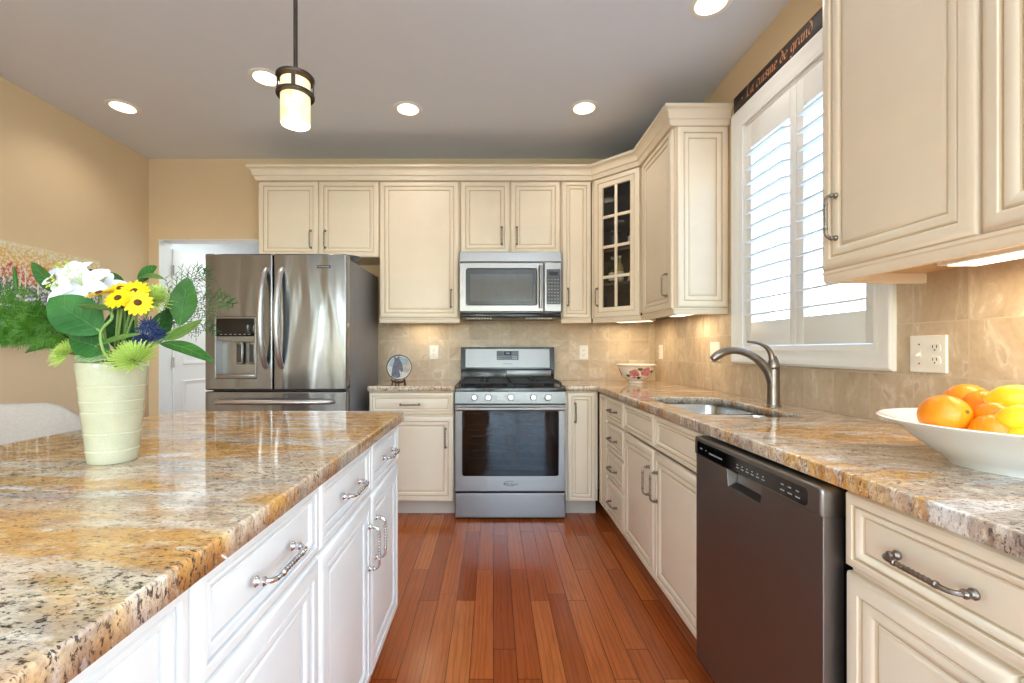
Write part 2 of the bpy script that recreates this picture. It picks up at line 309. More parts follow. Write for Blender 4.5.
# ------------------------------------------------------------------ mesh helpers
def V(*a): return Vector(a)
class MB:
    def __init__(s): s.v = []; s.f = []; s.m = []
    def add(s, vs, fs, mi=0):
        o = len(s.v); s.v += [Vector(p) for p in vs]
        for f in fs: s.f.append([i+o for i in f]); s.m.append(mi)
        return s
    def box(s, x0, x1, y0, y1, z0, z1, mi=0, bev=0.0, seg=2):
        if bev <= 0:
            vs = [(x0, y0, z0), (x1, y0, z0), (x1, y1, z0), (x0, y1, z0), (x0, y0, z1), (x1, y0, z1), (x1, y1, z1), (x0, y1, z1)]
            return s.add(vs, [(0, 3, 2, 1), (4, 5, 6, 7), (0, 1, 5, 4), (1, 2, 6, 5), (2, 3, 7, 6), (3, 0, 4, 7)], mi)
        bm = bmesh.new(); bmesh.ops.create_cube(bm, size=1.0)
        for v in bm.verts: v.co = Vector(((x0+x1)/2+v.co.x*(x1-x0), (y0+y1)/2+v.co.y*(y1-y0), (z0+z1)/2+v.co.z*(z1-z0)))
        bmesh.ops.bevel(bm, geom=bm.edges[:], offset=bev, segments=seg, profile=0.5, affect='EDGES')
        return s.bm(bm, mi)
    def bm(s, bm, mi=0):
        bm.verts.index_update()
        s.add([v.co.copy() for v in bm.verts], [[v.index for v in f.verts] for f in bm.faces], mi); bm.free(); return s
    def tube(s, pts, r, n=8, mi=0, caps=True, twist=None, flat=1.0, closed=False):
        pts = [Vector(p) for p in pts]; N = len(pts)
        rr = r if isinstance(r, (list, tuple)) else [r]*N
        tang = []
        for i in range(N):
            a = pts[(i-1) % N] if (i > 0 or closed) else pts[0]; b = pts[(i+1) % N] if (i < N-1 or closed) else pts[-1]
            tang.append((b-a).normalized())
        up = Vector((0, 0, 1)) if abs(tang[0].z) < 0.9 else Vector((0, 1, 0))
        nx = tang[0].cross(up).normalized(); vs = []
        for i in range(N):
            nx = (nx - tang[i]*nx.dot(tang[i])).normalized(); ny = tang[i].cross(nx)
            for k in range(n):
                a = 2*PI*k/n; q = rr[i]
                if twist: q *= twist(i, a)
                vs.append(pts[i]+nx*(math.cos(a)*q)+ny*(math.sin(a)*q*flat))
        fs = []
        for i in range(N if closed else N-1):
            j = (i+1) % N
            for k in range(n): fs.append((i*n+k, i*n+(k+1) % n, j*n+(k+1) % n, j*n+k))
        if caps and not closed: fs.append(tuple(range(n))[::-1]); fs.append(tuple((N-1)*n+k for k in range(n)))
        return s.add(vs, fs, mi)
    def lathe(s, prof, n=32, c=(0, 0, 0), mi=0, sx=1.0, sy=1.0, mfun=None):
        c = Vector(c); vs = []; fs = []; ms = []
        for r, z in prof:
            for k in range(n):
                a = 2*PI*k/n; vs.append(c+Vector((math.cos(a)*r*sx, math.sin(a)*r*sy, z)))
        for i in range(len(prof)-1):
            for k in range(n): fs.append((i*n+k, i*n+(k+1) % n, (i+1)*n+(k+1) % n, (i+1)*n+k))
        return s.add(vs, fs, mi)
    def loft(s, loops, mi=0, cap0=True, cap1=True, mis=None):
        n = len(loops[0]); vs = [p for l in loops for p in l]; o = len(s.v); s.v += [Vector(p) for p in vs]
        for i in range(len(loops)-1):
            for k in range(n):
                s.f.append([o+i*n+k, o+i*n+(k+1) % n, o+(i+1)*n+(k+1) % n, o+(i+1)*n+k]); s.m.append(mis[i] if mis else mi)
        if cap0: s.f.append([o+k for k in range(n)][::-1]); s.m.append(mi)
        if cap1: s.f.append([o+(len(loops)-1)*n+k for k in range(n)]); s.m.append(mi)
        return s
    def xf(s, mat, a=0):
        for i in range(a, len(s.v)): s.v[i] = mat @ s.v[i]
        return s
    def build(s, name, mats, parent=None, loc=(0, 0, 0), rot=(0, 0, 0), smooth=35):
        me = bpy.data.meshes.new(name); me.from_pydata([tuple(p) for p in s.v], [], s.f)
        mats = mats if isinstance(mats, (list, tuple)) else [mats]
        for m in mats: me.materials.append(M[m] if isinstance(m, str) else m)
        for p, mi in zip(me.polygons, s.m): p.material_index = mi
        b = bmesh.new(); b.from_mesh(me); bmesh.ops.recalc_face_normals(b, faces=b.faces[:]); b.to_mesh(me); b.free()
        if smooth:
            me.polygons.foreach_set('use_smooth', [True]*len(me.polygons)); me.set_sharp_from_angle(angle=math.radians(smooth))
        me.update()
        return link(name, me, parent, loc, rot)
def link(name, data, parent=None, loc=(0, 0, 0), rot=(0, 0, 0)):
    o = bpy.data.objects.new(name, data); C.objects.link(o)
    if parent is not None: o.parent = parent
    o.location = loc; o.rotation_euler = rot; return o
def tag(o, label=None, cat=None, group=None, kind=None):
    if label: o['label'] = label
    if cat: o['category'] = cat
    if group: o['group'] = group
    if kind: o['kind'] = kind
    return o
def thing(name, label, cat, loc=(0, 0, 0), rz=0.0, group=None):
    o = bpy.data.objects.new(name, None); C.objects.link(o); o.location = loc; o.rotation_euler = (0, 0, rz); o.empty_display_size = 0.1
    return tag(o, label, cat, group)
def struct(name, mb, m, label=None):
    o = mb.build(name, m); o['kind'] = 'structure'
    tag(o, label, None); return o
def copy_tree(o, parent=None):
    c = o.copy(); C.objects.link(c)
    if parent is not None: c.parent = parent
    for ch in o.children: copy_tree(ch, c)
    return c
def rpoly(pts, r, seg=5):
    out = []; n = len(pts)
    for i in range(n):
        p = Vector(pts[i]); a = (Vector(pts[i-1])-p); b = (Vector(pts[(i+1) % n])-p)
        ri = r[i] if isinstance(r, (list, tuple)) else r
        if ri <= 0: out.append(p); continue
        a.normalize(); b.normalize(); ang = a.angle(b); d = ri/math.tan(ang/2)
        p0 = p+a*d; p1 = p+b*d; cen = p+(a+b).normalized()*(ri/math.sin(ang/2))
        v0 = p0-cen; v1 = p1-cen; a0 = math.atan2(v0.y, v0.x); a1 = math.atan2(v1.y, v1.x)
        while a1-a0 > PI: a1 -= 2*PI
        while a1-a0 < -PI: a1 += 2*PI
        for k in range(seg+1):
            t_ = a0+(a1-a0)*k/seg; out.append(cen+Vector((math.cos(t_), math.sin(t_)))*ri)
    return out
def rect(x0, x1, y0, y1): return [(x0, y0), (x1, y0), (x1, y1), (x0, y1)]
def offset(poly, d):
    """inset a counter-clockwise polygon by d"""
    n = len(poly); out = []
    for i in range(n):
        p = Vector(poly[i]); a = Vector(poly[i-1]); b = Vector(poly[(i+1) % n])
        e0 = (p-a); e1 = (b-p)
        if e0.length < 1e-9 or e1.length < 1e-9: out.append(p); continue
        e0.normalize(); e1.normalize(); n0 = Vector((-e0.y, e0.x)); n1 = Vector((-e1.y, e1.x)); m = n0+n1
        out.append(p+m*(d/max(0.3, 1+n0.dot(n1))))
    return out
def fill2d(loops):
    bm = bmesh.new(); es = []
    for l in loops:
        vs = [bm.verts.new((p[0], p[1], 0)) for p in l]
        for i in range(len(vs)): es.append(bm.edges.new((vs[i], vs[(i+1) % len(vs)])))
    bmesh.ops.triangle_fill(bm, use_beauty=True, use_dissolve=False, edges=es)
    bm.verts.index_update(); r = ([v.co.copy() for v in bm.verts], [[v.index for v in f.verts] for f in bm.faces]); bm.free(); return r
def slab(mb, outer, holes, t0, t1, r=0.0, mp=lambda u, v, w: (u, v, w), mi=0, seg=3, rboth=False, hole_r=True):
    """plate with thickness from w=t0 to w=t1, eased at the t1 side; outer counter-clockwise"""
    prof = [(0, t0), (0, t1-r)]
    if r > 0:
        for k in range(1, seg+1):
            a = PI/2*k/seg; prof.append((r*(1-math.cos(a)), t1-r+r*math.sin(a)))
        prof.append((r+0.0006, t1))
    else: prof = [(0, t0), (0, t1)]
    tops = []; bots = []
    for li, l in enumerate([outer]+holes):
        d = 1 if li == 0 else -1
        pr = prof if (li == 0 or hole_r) else [(0, t0), (0, t1)]
        loops = [[mp(p[0], p[1], w) for p in (offset(l, d*ins) if ins else l)] for ins, w in pr]
        mb.loft(loops, mi, False, False)
        tops.append(offset(l, d*pr[-1][0]) if pr[-1][0] else l); bots.append(l)
    vs, fs = fill2d(tops); mb.add([mp(p[0], p[1], t1) for p in vs], fs, mi)
    vs, fs = fill2d(bots); mb.add([mp(p[0], p[1], t0) for p in vs], fs, mi)
    return mb
def weld(o, d=1e-5):
    b = bmesh.new(); b.from_mesh(o.data); bmesh.ops.remove_doubles(b, verts=b.verts[:], dist=d); bmesh.ops.recalc_face_normals(b, faces=b.faces[:]); b.to_mesh(o.data); b.free(); return o
def P(px, py, Y): return Vector(((px-493.5)*Y/FPX, Y, CAMZ+(350.5-py)*Y/FPX))

# ------------------------------------------------------------------ room shell
XL, XR, YB, YR, H = -2.886, 1.36, 3.70, -3.2, 2.765
DX0, DX1, DZ = -2.80, -1.88, 2.09
LIGHTS = [(-2.442, 2.913), (-1.34, 2.603), (-0.568, 2.937), (0.599, 2.925), (1.004, 2.041)]
WY0, WY1, WZ0, WZ1 = 1.556, 2.402, 1.165, 2.395
mb = MB(); mb.box(XL-0.12, XR+0.12, YR-0.12, 6.4, -0.06, 0.0); struct('floor', mb, 'floor', 'reddish brown oak plank floor')
mb = MB()
circ = lambda x, y, r, n=28: [Vector((x+r*math.cos(2*PI*k/n), y+r*math.sin(2*PI*k/n))) for k in range(n)]
slab(mb, [Vector(p) for p in rect(XL-0.12, XR+0.12, YR-0.12, YB)], [circ(x, y, 0.078) for x, y in LIGHTS], H+0.012, H)
struct('ceiling', mb, 'ceil')
# back wall with the cased opening
mb = MB(); yb1 = YB+0.144
mb.box(XL-0.12, DX0-0.002, YB, yb1, 0, H+0.012); mb.box(DX1+0.002, XR+0.12, YB, yb1, 0, H+0.012); mb.box(DX0-0.002, DX1+0.002, YB, yb1, DZ+0.002, H+0.012)
struct('wall_back', mb, 'wall')
mb = MB()
mb.box(DX0-0.001, DX0+0.004, YB-0.002, yb1, 0, DZ); mb.box(DX1-0.004, DX1+0.001, YB-0.002, yb1, 0, DZ); mb.box(DX0-0.001, DX1+0.001, YB-0.002, yb1, DZ-0.004, DZ+0.001)
struct('trim_1', mb, 'trim')
mb = MB()
mb.box(XL-0.12, XL, YR, -2.75, 0, H); mb.box(XL-0.12, XL, -1.75, YB, 0, H); mb.box(XL-0.12, XL, -2.75, -1.75, 2.2, H); mb.box(XL-0.12, XL, -2.75, -1.75, 0, 0.08)
struct('wall_left', mb, 'wall')
mb = MB()
mb.box(XR, XR+0.14, YR, -2.4, 0, H); mb.box(XR, XR+0.14, -0.6, WY0, 0, H); mb.box(XR, XR+0.14, -2.4, -0.6, 0, 0.8); mb.box(XR, XR+0.14, -2.4, -0.6, 2.2, H); mb.box(XR, XR+0.14, WY1, YB, 0, H); mb.box(XR, XR+0.14, WY0, WY1, 0, WZ0); mb.box(XR, XR+0.14, WY0, WY1, WZ1, H)
struct('wall_right', mb, 'wall')
mb = MB()
mb.box(XL-0.12, -2.45, YR-0.12, YR, 0, H); mb.box(-0.95, -0.15, YR-0.12, YR, 0, H); mb.box(1.15, XR+0.14, YR-0.12, YR, 0, H)
mb.box(-2.45, -0.95, YR-0.12, YR, 2.25, H); mb.box(-0.15, 1.15, YR-0.12, YR, 2.25, H); mb.box(-2.45, -0.95, YR-0.12, YR, 0, 0.3)
struct('wall_rear', mb, 'wall')
def rear_window(name, x0, x1, z0, z1, mull):
    mb = MB(); y0, y1 = YR-0.10, YR-0.02
    mb.box(x0, x0+0.07, y0, y1, z0, z1); mb.box(x1-0.07, x1, y0, y1, z0, z1); mb.box(x0, x1, y0, y1, z0, z0+0.07); mb.box(x0, x1, y0, y1, z1-0.07, z1)
    for m_ in mull: mb.box(m_-0.03, m_+0.03, y0, y1, z0, z1)
    o = struct(name, mb, 'trim'); g = MB(); g.box(x0, x1, YR-0.065, YR-0.06, z0, z1); g.build('pane', 'glass', o)
rear_window('added_window_2', -2.45, -0.95, 0.3, 2.25, [-1.7]); rear_window('added_door_2', -0.15, 1.15, 0.0, 2.25, [0.5])  # unseen rear openings, added to let daylight in
mb = MB(); x0, x1 = XL-0.10, XL-0.02
for a, b in ((-2.75, -2.68), (-1.82, -1.75)): mb.box(x0, x1, a, b, 0.08, 2.2)
mb.box(x0, x1, -2.75, -1.75, 0.08, 0.16); mb.box(x0, x1, -2.75, -1.75, 2.12, 2.2)
o = struct('added_door_3', mb, 'trim'); g = MB(); g.box(XL-0.065, XL-0.06, -2.75, -1.75, 0.08, 2.2); g.build('pane', 'glass', o)  # unseen opening added for the bright reflection in the refrigerator
mb = MB(); x0, x1 = XR+0.04, XR+0.11
for a, b in ((-2.4, -2.34), (-1.53, -1.47), (-0.66, -0.60)): mb.box(x0, x1, a, b, 0.8, 2.2)
mb.box(x0, x1, -2.4, -0.6, 0.8, 0.86); mb.box(x0, x1, -2.4, -0.6, 2.14, 2.2)
o = struct('added_window_3', mb, 'trim'); g = MB(); g.box(XR+0.07, XR+0.075, -2.4, -0.6, 0.8, 2.2); g.build('pane', 'glass', o)  # unseen window added to light the island face
# baseboards on the left part
mb = MB(); mb.box(XL, XL+0.014, -1.75, YB, 0, 0.11, 0, 0.004); struct('baseboard_left', mb, 'trim')
# tile backsplash
mb = MB(); mb.box(-0.95, XR, YB-0.009, YB, 0.9145, 1.46); struct('wall_tile_back', mb, 'tile_x')
mb = MB()
mb.box(XR-0.009, XR, 0.2, 1.481, 0.9145, 1.46); mb.box(XR-0.009, XR, 2.491, YB-0.009, 0.9145, 1.46); mb.box(XR-0.009, XR, 1.481, 2.491, 0.9145, 1.089)
struct('wall_tile_right', mb, 'tile_y')
# hall beyond the opening, with its open door
mb = MB(); mb.box(-3.4, -3.3, yb1, 6.4, 0, 2.75); struct('wall_hall_left', mb, 'hallwall')
mb = MB(); mb.box(-1.3, -1.2, yb1, 6.4, 0, 2.75); struct('wall_hall_right', mb, 'hallwall')
mb = MB(); mb.box(-3.4, -1.2, 6.3, 6.4, 0, 2.75); struct('wall_hall_end', mb, 'hallwall')
mb = MB(); mb.box(-3.4, -1.2, yb1, 6.4, 2.75, 2.8); struct('ceiling_hall', mb, 'hallwall')
# outside ground
mb = MB(); mb.box(-14, 14, -16, 16, -0.5, -0.42); struct('ground_outside', mb, 'lawn')
mb = MB(); mb.box(1.5, 6.0, -2, 6, -0.42, -0.36); struct('bounce_slab_outside', mb, 'bounce_slab')  # added unseen slab, reflects skylight onto the louver undersides

# open hall door: arch-top panels
def hall_door():
    w, h = 0.80, 2.03
    o = thing('door_1', 'open white arched-panel door seen through the doorway left of the fridge', 'door', (DX0+0.012, yb1+0.006, 0.012), PI/2)
    # local: x along the leaf (away from the camera), room side is -y (faces +X)
    mb = MB(); mb.box(0, w, 0, 0.035, 0, h, 0, 0.003); mb.build('door_leaf', 'trim', o)
    def arch(x0, x1, z0, z1, rise, d):
        pts = [Vector((x0+d, z0+d)), Vector((x1-d, z0+d))]
        N = 16
        for k in range(N+1):
            u = k/N; x = x1-d-(x1-x0-2*d)*u; pts.append(Vector((x, z1-d+rise*math.sin(PI*u)**2)))
        return pts
    for nm, (z0, z1, rise) in (('upper', (1.02, 1.80, 0.07)), ('lower', (0.22, 0.88, 0.0))):
        m2 = MB(); loops = []
        for ins, y in ((0, -0.0005), (0.006, -0.006), (0.020, -0.006), (0.030, -0.001), (0.05, -0.001), (0.09, -0.006)):
            loops.append([(p.x, y, p.y) for p in arch(0.11, w-0.11, z0, z1, rise, ins)])
        m2.loft(loops, 0, False, True); m2.build('door_panel', 'trim', o)
    m3 = MB(); m3.lathe([(0.0, 0.0), (0.026, 0.0), (0.026, 0.006), (0.01, 0.01), (0.01, 0.03), (0.024, 0.036), (0.028, 0.05), (0.02, 0.062), (0, 0.065)], 20)
    m3.xf(Matrix.Translation((w-0.065, 0, 0.96)) @ Matrix.Rotation(PI/2, 4, 'X')); m3.build('door_knob', 'nickel', o)
    m4 = MB()
    for z in (0.25, 1.0, 1.8): m4.tube([(-0.004, -0.004, z), (-0.004, -0.004, z+0.09)], 0.006, 8)
    m4.build('hinge', 'nickel', o)
    o['kind'] = 'structure'
hall_door()

# ------------------------------------------------------------------ cabinet kit
def front_loops(w, h, k):
    prof = [(0, 0.022, 0), (0, 0.012, 0), (0.0015, 0.0075, 0), (0.006*k, 0.003, 0), (0.013*k, 0.0006, 0), (0.020*k, 0.0, 0), (0.034*k, 0.0, 0), (0.0365*k, 0.0018, 0), (0.0385*k, 0.0075, 1), (0.041*k, 0.0075, 1), (0.0445*k, 0.0035, 0), (0.050*k, 0.0025, 0), (0.058*k, 0.0042, 0), (0.066*k, 0.009, 0), (0.0685*k, 0.0125, 1), (0.071*k, 0.0125, 1), (0.0745*k, 0.0095, 0), (0.082*k, 0.0085, 0)]
    L = []
    for ins, y, g in prof: L.append(([(ins, y, ins), (w-ins, y, ins), (w-ins, y, h-ins), (ins, y, h-ins)], g))
    return L
def front(mb, w, h, k=None):
    if k is None: k = min(1.0, min(w, h)/0.255)
    L = front_loops(w, h, k); mb.loft([l for l, g in L], 0, True, True, [L[i+1][1] for i in range(len(L)-1)]); return mb
_pull = {}
def pull_mesh(matname):
    if matname in _pull: return _pull[matname]
    mb = MB(); c = 0.064; out = 0.032
    for s in (-1, 1):
        a = len(mb.v)
        mb.lathe([(0, 0), (0.0085, 0), (0.009, 0.003), (0.0065, 0.006), (0.0055, 0.009), (0.0075, 0.013), (0.0075, 0.016), (0.005, 0.019), (0, 0.02)], 14)
        mb.xf(Matrix.Translation((0, 0, s*c)) @ Matrix.Rotation(PI/2, 4, 'X'), a)
        pts = [(0, -0.015, s*c)]
        for k in range(7):
            t_ = k/6*PI/2; R = 0.016
            pts.append((0, -(out-R)-R*math.sin(t_), s*(c-R+R*math.cos(t_))))
        pts.append((0, -out, s*0.036)); mb.tube(pts, [0.0046]*2+[0.0044]*(len(pts)-2), 10)
        a = len(mb.v); mb.lathe([(0.0042, -0.004), (0.0062, -0.002), (0.0062, 0.002), (0.0042, 0.004)], 12); mb.xf(Matrix.Translation((0, -out, s*0.036)), a)
    N = 40; pts = [(0, -out, -0.035+0.07*i/N) for i in range(N+1)]
    mb.tube(pts, 0.0046, 12, twist=lambda i, a: 1+0.16*math.cos(3*(a-i*0.42)))
    o = mb.build('handle', matname); me = o.data; bpy.data.objects.remove(o); _pull[matname] = me; return me
def add_front(parent, kind, x0, x1, z0, z1, mats, handle=None, pull='pewter', k=None):
    mb = MB(); front(mb, x1-x0, z1-z0, k)
    d = mb.build(kind, mats, parent, (x0, 0, z0))
    if handle:
        o_, hx, hz = handle
        link('handle', pull_mesh(pull), d, (hx-x0, 0.0005 if o_ == 'v' else 0.0005, hz-z0), (0, 0 if o_ == 'v' else PI/2, 0))
    return d
def cabinet(name, label, cat, loc, rz, w, depth, z0, z1, fronts, mats=('cream', 'glaze'), group=None, pull='pewter', toe=True, hollow=False, rail=False, xa=0.0, toe_in=0.086):
    o = thing(name, label, cat, loc, rz, group)
    mb = MB(); y0 = 0.0215
    if hollow:
        tk = 0.018; top = z1
        mb.box(xa, xa+tk, y0, depth, z0, top); mb.box(w-tk, w, y0, depth, z0, top); mb.box(xa+tk, w-tk, y0, depth, z0, z0+tk); mb.box(xa+tk, w-tk, depth-0.01, depth, z0+tk, top)
        mb.box(xa+tk, w-tk, y0, y0+0.018, z1-0.04, z1)
    else: mb.box(xa, w, y0, depth, z0, z1, 0, 0.0015, 1)
    mb.build('carcass', [mats[0]], o)
    if toe:
        mb = MB(); mb.box(xa, w, toe_in, toe_in+0.016, 0.0, z0-0.0005); mb.build('toe_kick', 'toe' if mats[0] == 'cream' else mats[0], o)
    if rail:
        mb = MB(); zt = z0-0.001
        prof = [(0.006, zt), (0.006, zt-0.008), (0.010, zt-0.012), (0.010, zt-0.026), (0.014, zt-0.036), (0.03, zt-0.036), (0.03, zt)]
        mb.loft([[(x, y, z) for y, z in prof] for x in (xa+0.001, w-0.001)]); mb.build('light_rail', [mats[0]], o)
    for f in fronts: add_front(o, *f[:5], mats, *(f[5:]), pull=pull)
    return o
FX, FY = 0.73, 3.069          # door planes of the right run and of the back run
UX, UY = 1.03, 3.37           # of the upper cabinets
ZT, ZB = 0.868, 0.110
# --- base cabinets on the back wall
cabinet('base_cabinet', 'cream base cabinet with one drawer over a door, between refrigerator and range', 'cabinet', (-0.868, FY, 0), 0, 0.594, 0.62, ZB, 0.876,
        [('drawer', 0.003, 0.591, 0.714, ZT, ('h', 0.287, 0.785)), ('door', 0.003, 0.591, ZB, 0.702, ('v', 0.535, 0.553))])
cabinet('base_cabinet', 'narrow full-height cream base cabinet door just right of the range', 'cabinet', (0.502, FY, 0), 0, 0.226, 0.62, ZB, 0.876,
        [('door', 0.014, 0.207, ZB, ZT, ('v', 0.066, 0.728))])
# --- right run (local x runs towards the camera)
R90 = -PI/2
o = cabinet('drawer_cabinet', 'cream stack of four drawers nearest the corner', 'cabinet', (FX, FY-0.004, 0), R90, 0.567, 0.62, ZB, 0.876,
        [('drawer', 0.199, 0.563, a, b, ('h', 0.381, (a+b)/2)) for a, b in ((0.714, ZT), (0.532, 0.702), (0.352, 0.520), (ZB, 0.340))])
mb = MB(); front(mb, 0.183, ZT-ZB, 0.6); mb.build('filler_panel', ('cream', 'glaze'), o, (0.012, 0, ZB))
cabinet('sink_cabinet', 'cream sink cabinet with two false drawer fronts over two doors', 'cabinet', (FX, 2.497, 0), R90, 0.952, 0.60, ZB, 0.876,
        [('false_drawer', 0.003, 0.472, 0.714, ZT), ('false_drawer', 0.478, 0.948, 0.714, ZT),
         ('door', 0.003, 0.472, ZB, 0.702, ('v', 0.425, 0.550)), ('door', 0.478, 0.948, ZB, 0.702, ('v', 0.525, 0.550))], hollow=True)
cabinet('base_cabinet', 'cream base cabinet below the fruit bowl, drawer over doors, right of the dishwasher', 'cabinet', (FX, 0.925, 0), R90, 0.61, 0.62, ZB, 0.876,
        [('drawer', 0.002, 0.606, 0.714, ZT, ('h', 0.190, 0.790)), ('door', 0.002, 0.302, ZB, 0.702, ('v', 0.27, 0.58)), ('door', 0.306, 0.606, ZB, 0.702, ('v', 0.34, 0.58))])
# --- island (faces +X; local x runs away from the camera)
IX = -0.382; YD = [0.154, 0.566, 0.978, 1.392, 1.785]
ilab = ['white island cabinet closest to the camera, mostly cut off by the frame', 'white island cabinet with the largest-looking drawer pull, second from the camera', 'white island cabinet third from the camera, tall pull on its far door edge', 'white island cabinet at the far end, beside the walkway to the range']
for i in range(4):
    w = YD[i+1]-YD[i]; a, b = 0.0025, w-0.0025
    hx = b-0.036 if i % 2 == 0 else a+0.036
    cabinet('island_cabinet', ilab[i], 'cabinet', (IX, YD[i], 0), PI/2, w, 0.60, 0.128, 0.8775,
            [('drawer', a, b, 0.714, 0.874, ('h', w/2, 0.790)), ('door', a, b, 0.128, 0.704, ('v', hx, 0.556))], ('white', 'whiteglaze'), 'island cabinets', 'chrome', toe_in=0.10)
mb = MB(); mb.box(-1.03, -0.985, 0.16, 1.782, 0, 0.8775); o = mb.build('island_back_panel', 'white'); tag(o, 'white panel closing the seating side of the island', 'panel')

# --- upper cabinets
UZ0, UZ1 = 1.407, 2.452
def upper(label, x0, x1, z0, fronts, rail=True, name='wall_cabinet'):
    return cabinet(name, label, 'cabinet', (x0, UY, z0), 0, x1-x0, 0.325, 0, UZ1+0.02-z0, fronts, toe=False, rail=rail)
z0 = 1.873; hh = UZ1-z0
upper('cream two-door wall cabinet above the refrigerator', -1.797, -0.876, z0, [('door', 0.002, 0.458, 0, hh, ('v', 0.405, 0.135)), ('door', 0.462, 0.919, 0, hh, ('v', 0.515, 0.135))], rail=False)
hh = UZ1-UZ0
upper('cream single-door wall cabinet above the horse plate, left of the microwave', -0.873, -0.258, UZ0, [('door', 0.003, 0.608, 0, hh, ('v', 0.55, 0.15))])
z0 = 1.899; hh2 = UZ1-z0
upper('short cream two-door wall cabinet above the microwave', -0.254, 0.514, z0, [('door', 0.003, 0.375, 0, hh2, ('v', 0.318, 0.135)), ('door', 0.384, 0.763, 0, hh2, ('v', 0.432, 0.135))], rail=False)
upper('narrow cream wall cabinet between the microwave and the glass corner cabinet', 0.518, 0.748, UZ0, [('door', 0.006, 0.226, 0, hh, ('v', 0.05, 0.16))])
# right uppers
def rupper(label, ya, yb, fronts, end=True):
    o = cabinet('wall_cabinet', label, 'cabinet', (UX, ya, UZ0), R90, ya-yb, 0.325, 0, UZ1+0.02-UZ0, fronts, toe=False, rail=True)
    return o
o = rupper('cream wall cabinet with a panelled end beside the window', 3.088, 2.557, [('door', 0.012, 0.515, 0, hh, ('v', 0.462, 0.142))])
mb = MB(); front(mb, 0.297, hh, 1.0); mb.build('end_panel', ('cream', 'glaze'), o, (0.531+0.0195, 0.0265, 0), (0, 0, PI/2))
mb = MB(); prof = [(0.0, -0.001), (0.0, -0.01), (-0.004, -0.014), (-0.004, -0.028), (-0.008, -0.037), (-0.03, -0.037), (-0.03, -0.001)]
mb.loft([[(0.531+0.012+a, y, z) for a, z in prof] for y in (0.012, 0.322)]); mb.build('end_light_rail', 'cream', o)
o = rupper('large cream wall cabinet at the upper right above the fruit bowl', 1.395, 0.480, [('door', 0.002, 0.449, 0, hh, ('v', 0.066, 0.155)), ('door', 0.456, 0.912, 0, hh, ('v', 0.875, 0.155))])
mb = MB(); mb.box(0.004, 0.91, 0.031, 0.324, -0.006, -0.0005); mb.build('underside', 'cabwood', o)
mb = MB(); mb.box(0.001, 0.017, 0.031, 0.324, -0.037, -0.0065); mb.build('end_light_rail', 'cream', o)

# diagonal glass corner cabinet
def corner_cabinet():
    ax, ay = 0.752, UY; w = math.hypot(UX-ax, 3.09-ay)
    o = thing('corner_cabinet', 'cream diagonal corner cabinet with an eight-lite glass door', 'cabinet', (ax, ay, UZ0), -PI/4)
    inv = (Matrix.Translation((ax, ay, UZ0)) @ Matrix.Rotation(-PI/4, 4, 'Z')).inverted()
    top = UZ1+0.02
    def pen(d): return [Vector(p) for p in ((ax+0.016+d, ay+0.0135+d*0.4), (UX+0.0135+d*0.4, 3.09+0.016+d), (1.349-d, 3.09+0.016+d), (1.349-d, 3.689-d), (ax+0.016+d, 3.689-d))]
    mb = MB()
    P0, P1 = pen(0), pen(0.012)
    # floor, top, walls
    for z0_, z1_ in ((UZ0, UZ0+0.018), (top-0.018, top)): slab(mb, P0, [], z0_, z1_)
    for i in (1, 2, 3, 4):
        a, b, c_, d_ = P0[i], P0[(i+1) % 5], P1[(i+1) % 5], P1[i]
        mb.loft([[(q.x, q.y, z) for q in (a, b, c_, d_)] for z in (UZ0+0.018, top-0.018)])
    mb.xf(inv); mb.build('carcass', ['shaded_in'], o)
    mb = MB()
    for z in (1.655, 1.905, 2.155): slab(mb, pen(0.0125), [], z-0.009, z+0.009)
    mb.xf(inv); mb.build('shelf', 'shaded_in', o)
    mb = MB(); mb.box(-0.017, 0.028, 0.0215, 0.038, 0, top-UZ0); mb.box(w-0.028, w+0.017, 0.0215, 0.038, 0, top-UZ0); mb.box(0.028, w-0.028, 0.0215, 0.038, 0, 0.03); mb.box(0.028, w-0.028, 0.0215, 0.038, UZ1-UZ0-0.03, top-UZ0); mb.build('face_frame', 'cream', o)
    mb = MB(); prof = [(0.006, -0.001), (0.006, -0.009), (0.010, -0.013), (0.010, -0.027), (0.014, -0.037), (0.03, -0.037), (0.03, -0.001)]
    mb.loft([[(x, y, z) for y, z in prof] for x in (0.0, w)]); mb.build('light_rail', 'cream', o)
    # door
    dw, dh = w-0.024, UZ1-UZ0
    fr = 0.075
    mb = MB(); prof = [(0, 0.020), (0, 0.008), (0.0025, 0.003), (0.0085, 0), (0.036, 0), (0.0385, 0.0045), (0.0415, 0.0045), (0.045, 0.0015), (0.055, 0.0015), (0.064, 0.006), (0.072, 0.006), (fr, 0.010), (fr, 0.02), (0, 0.02)]
    gi = [0, 0, 0, 0, 1, 1, 0, 0, 0, 0, 1, 0, 0]
    mb.loft([[(i, y, i), (dw-i, y, i), (dw-i, y, dh-i), (i, y, dh-i)] for i, y in prof], 0, False, False, gi)
    d = mb.build('door', ('cream', 'glaze'), o, (0.012, 0, 0))
    mb = MB(); mx = dw/2; mb.box(mx-0.011, mx+0.011, 0.003, 0.014, fr, dh-fr, 0, 0.003)
    for k in (1, 2, 3):
        z = fr+(dh-2*fr)*k/4; mb.box(fr, dw-fr, 0.0035, 0.0135, z-0.011, z+0.011, 0, 0.003)
    mb.build('muntin', 'cream', d)
    mb = MB(); mb.box(fr-0.003, dw-fr+0.003, 0.0145, 0.0175, fr-0.003, dh-fr+0.003); mb.build('pane', 'cabglass', d)
    link('handle', pull_mesh('pewter'), d, (0.036, 0.0005, 0.155))
    return o
corner_cabinet()

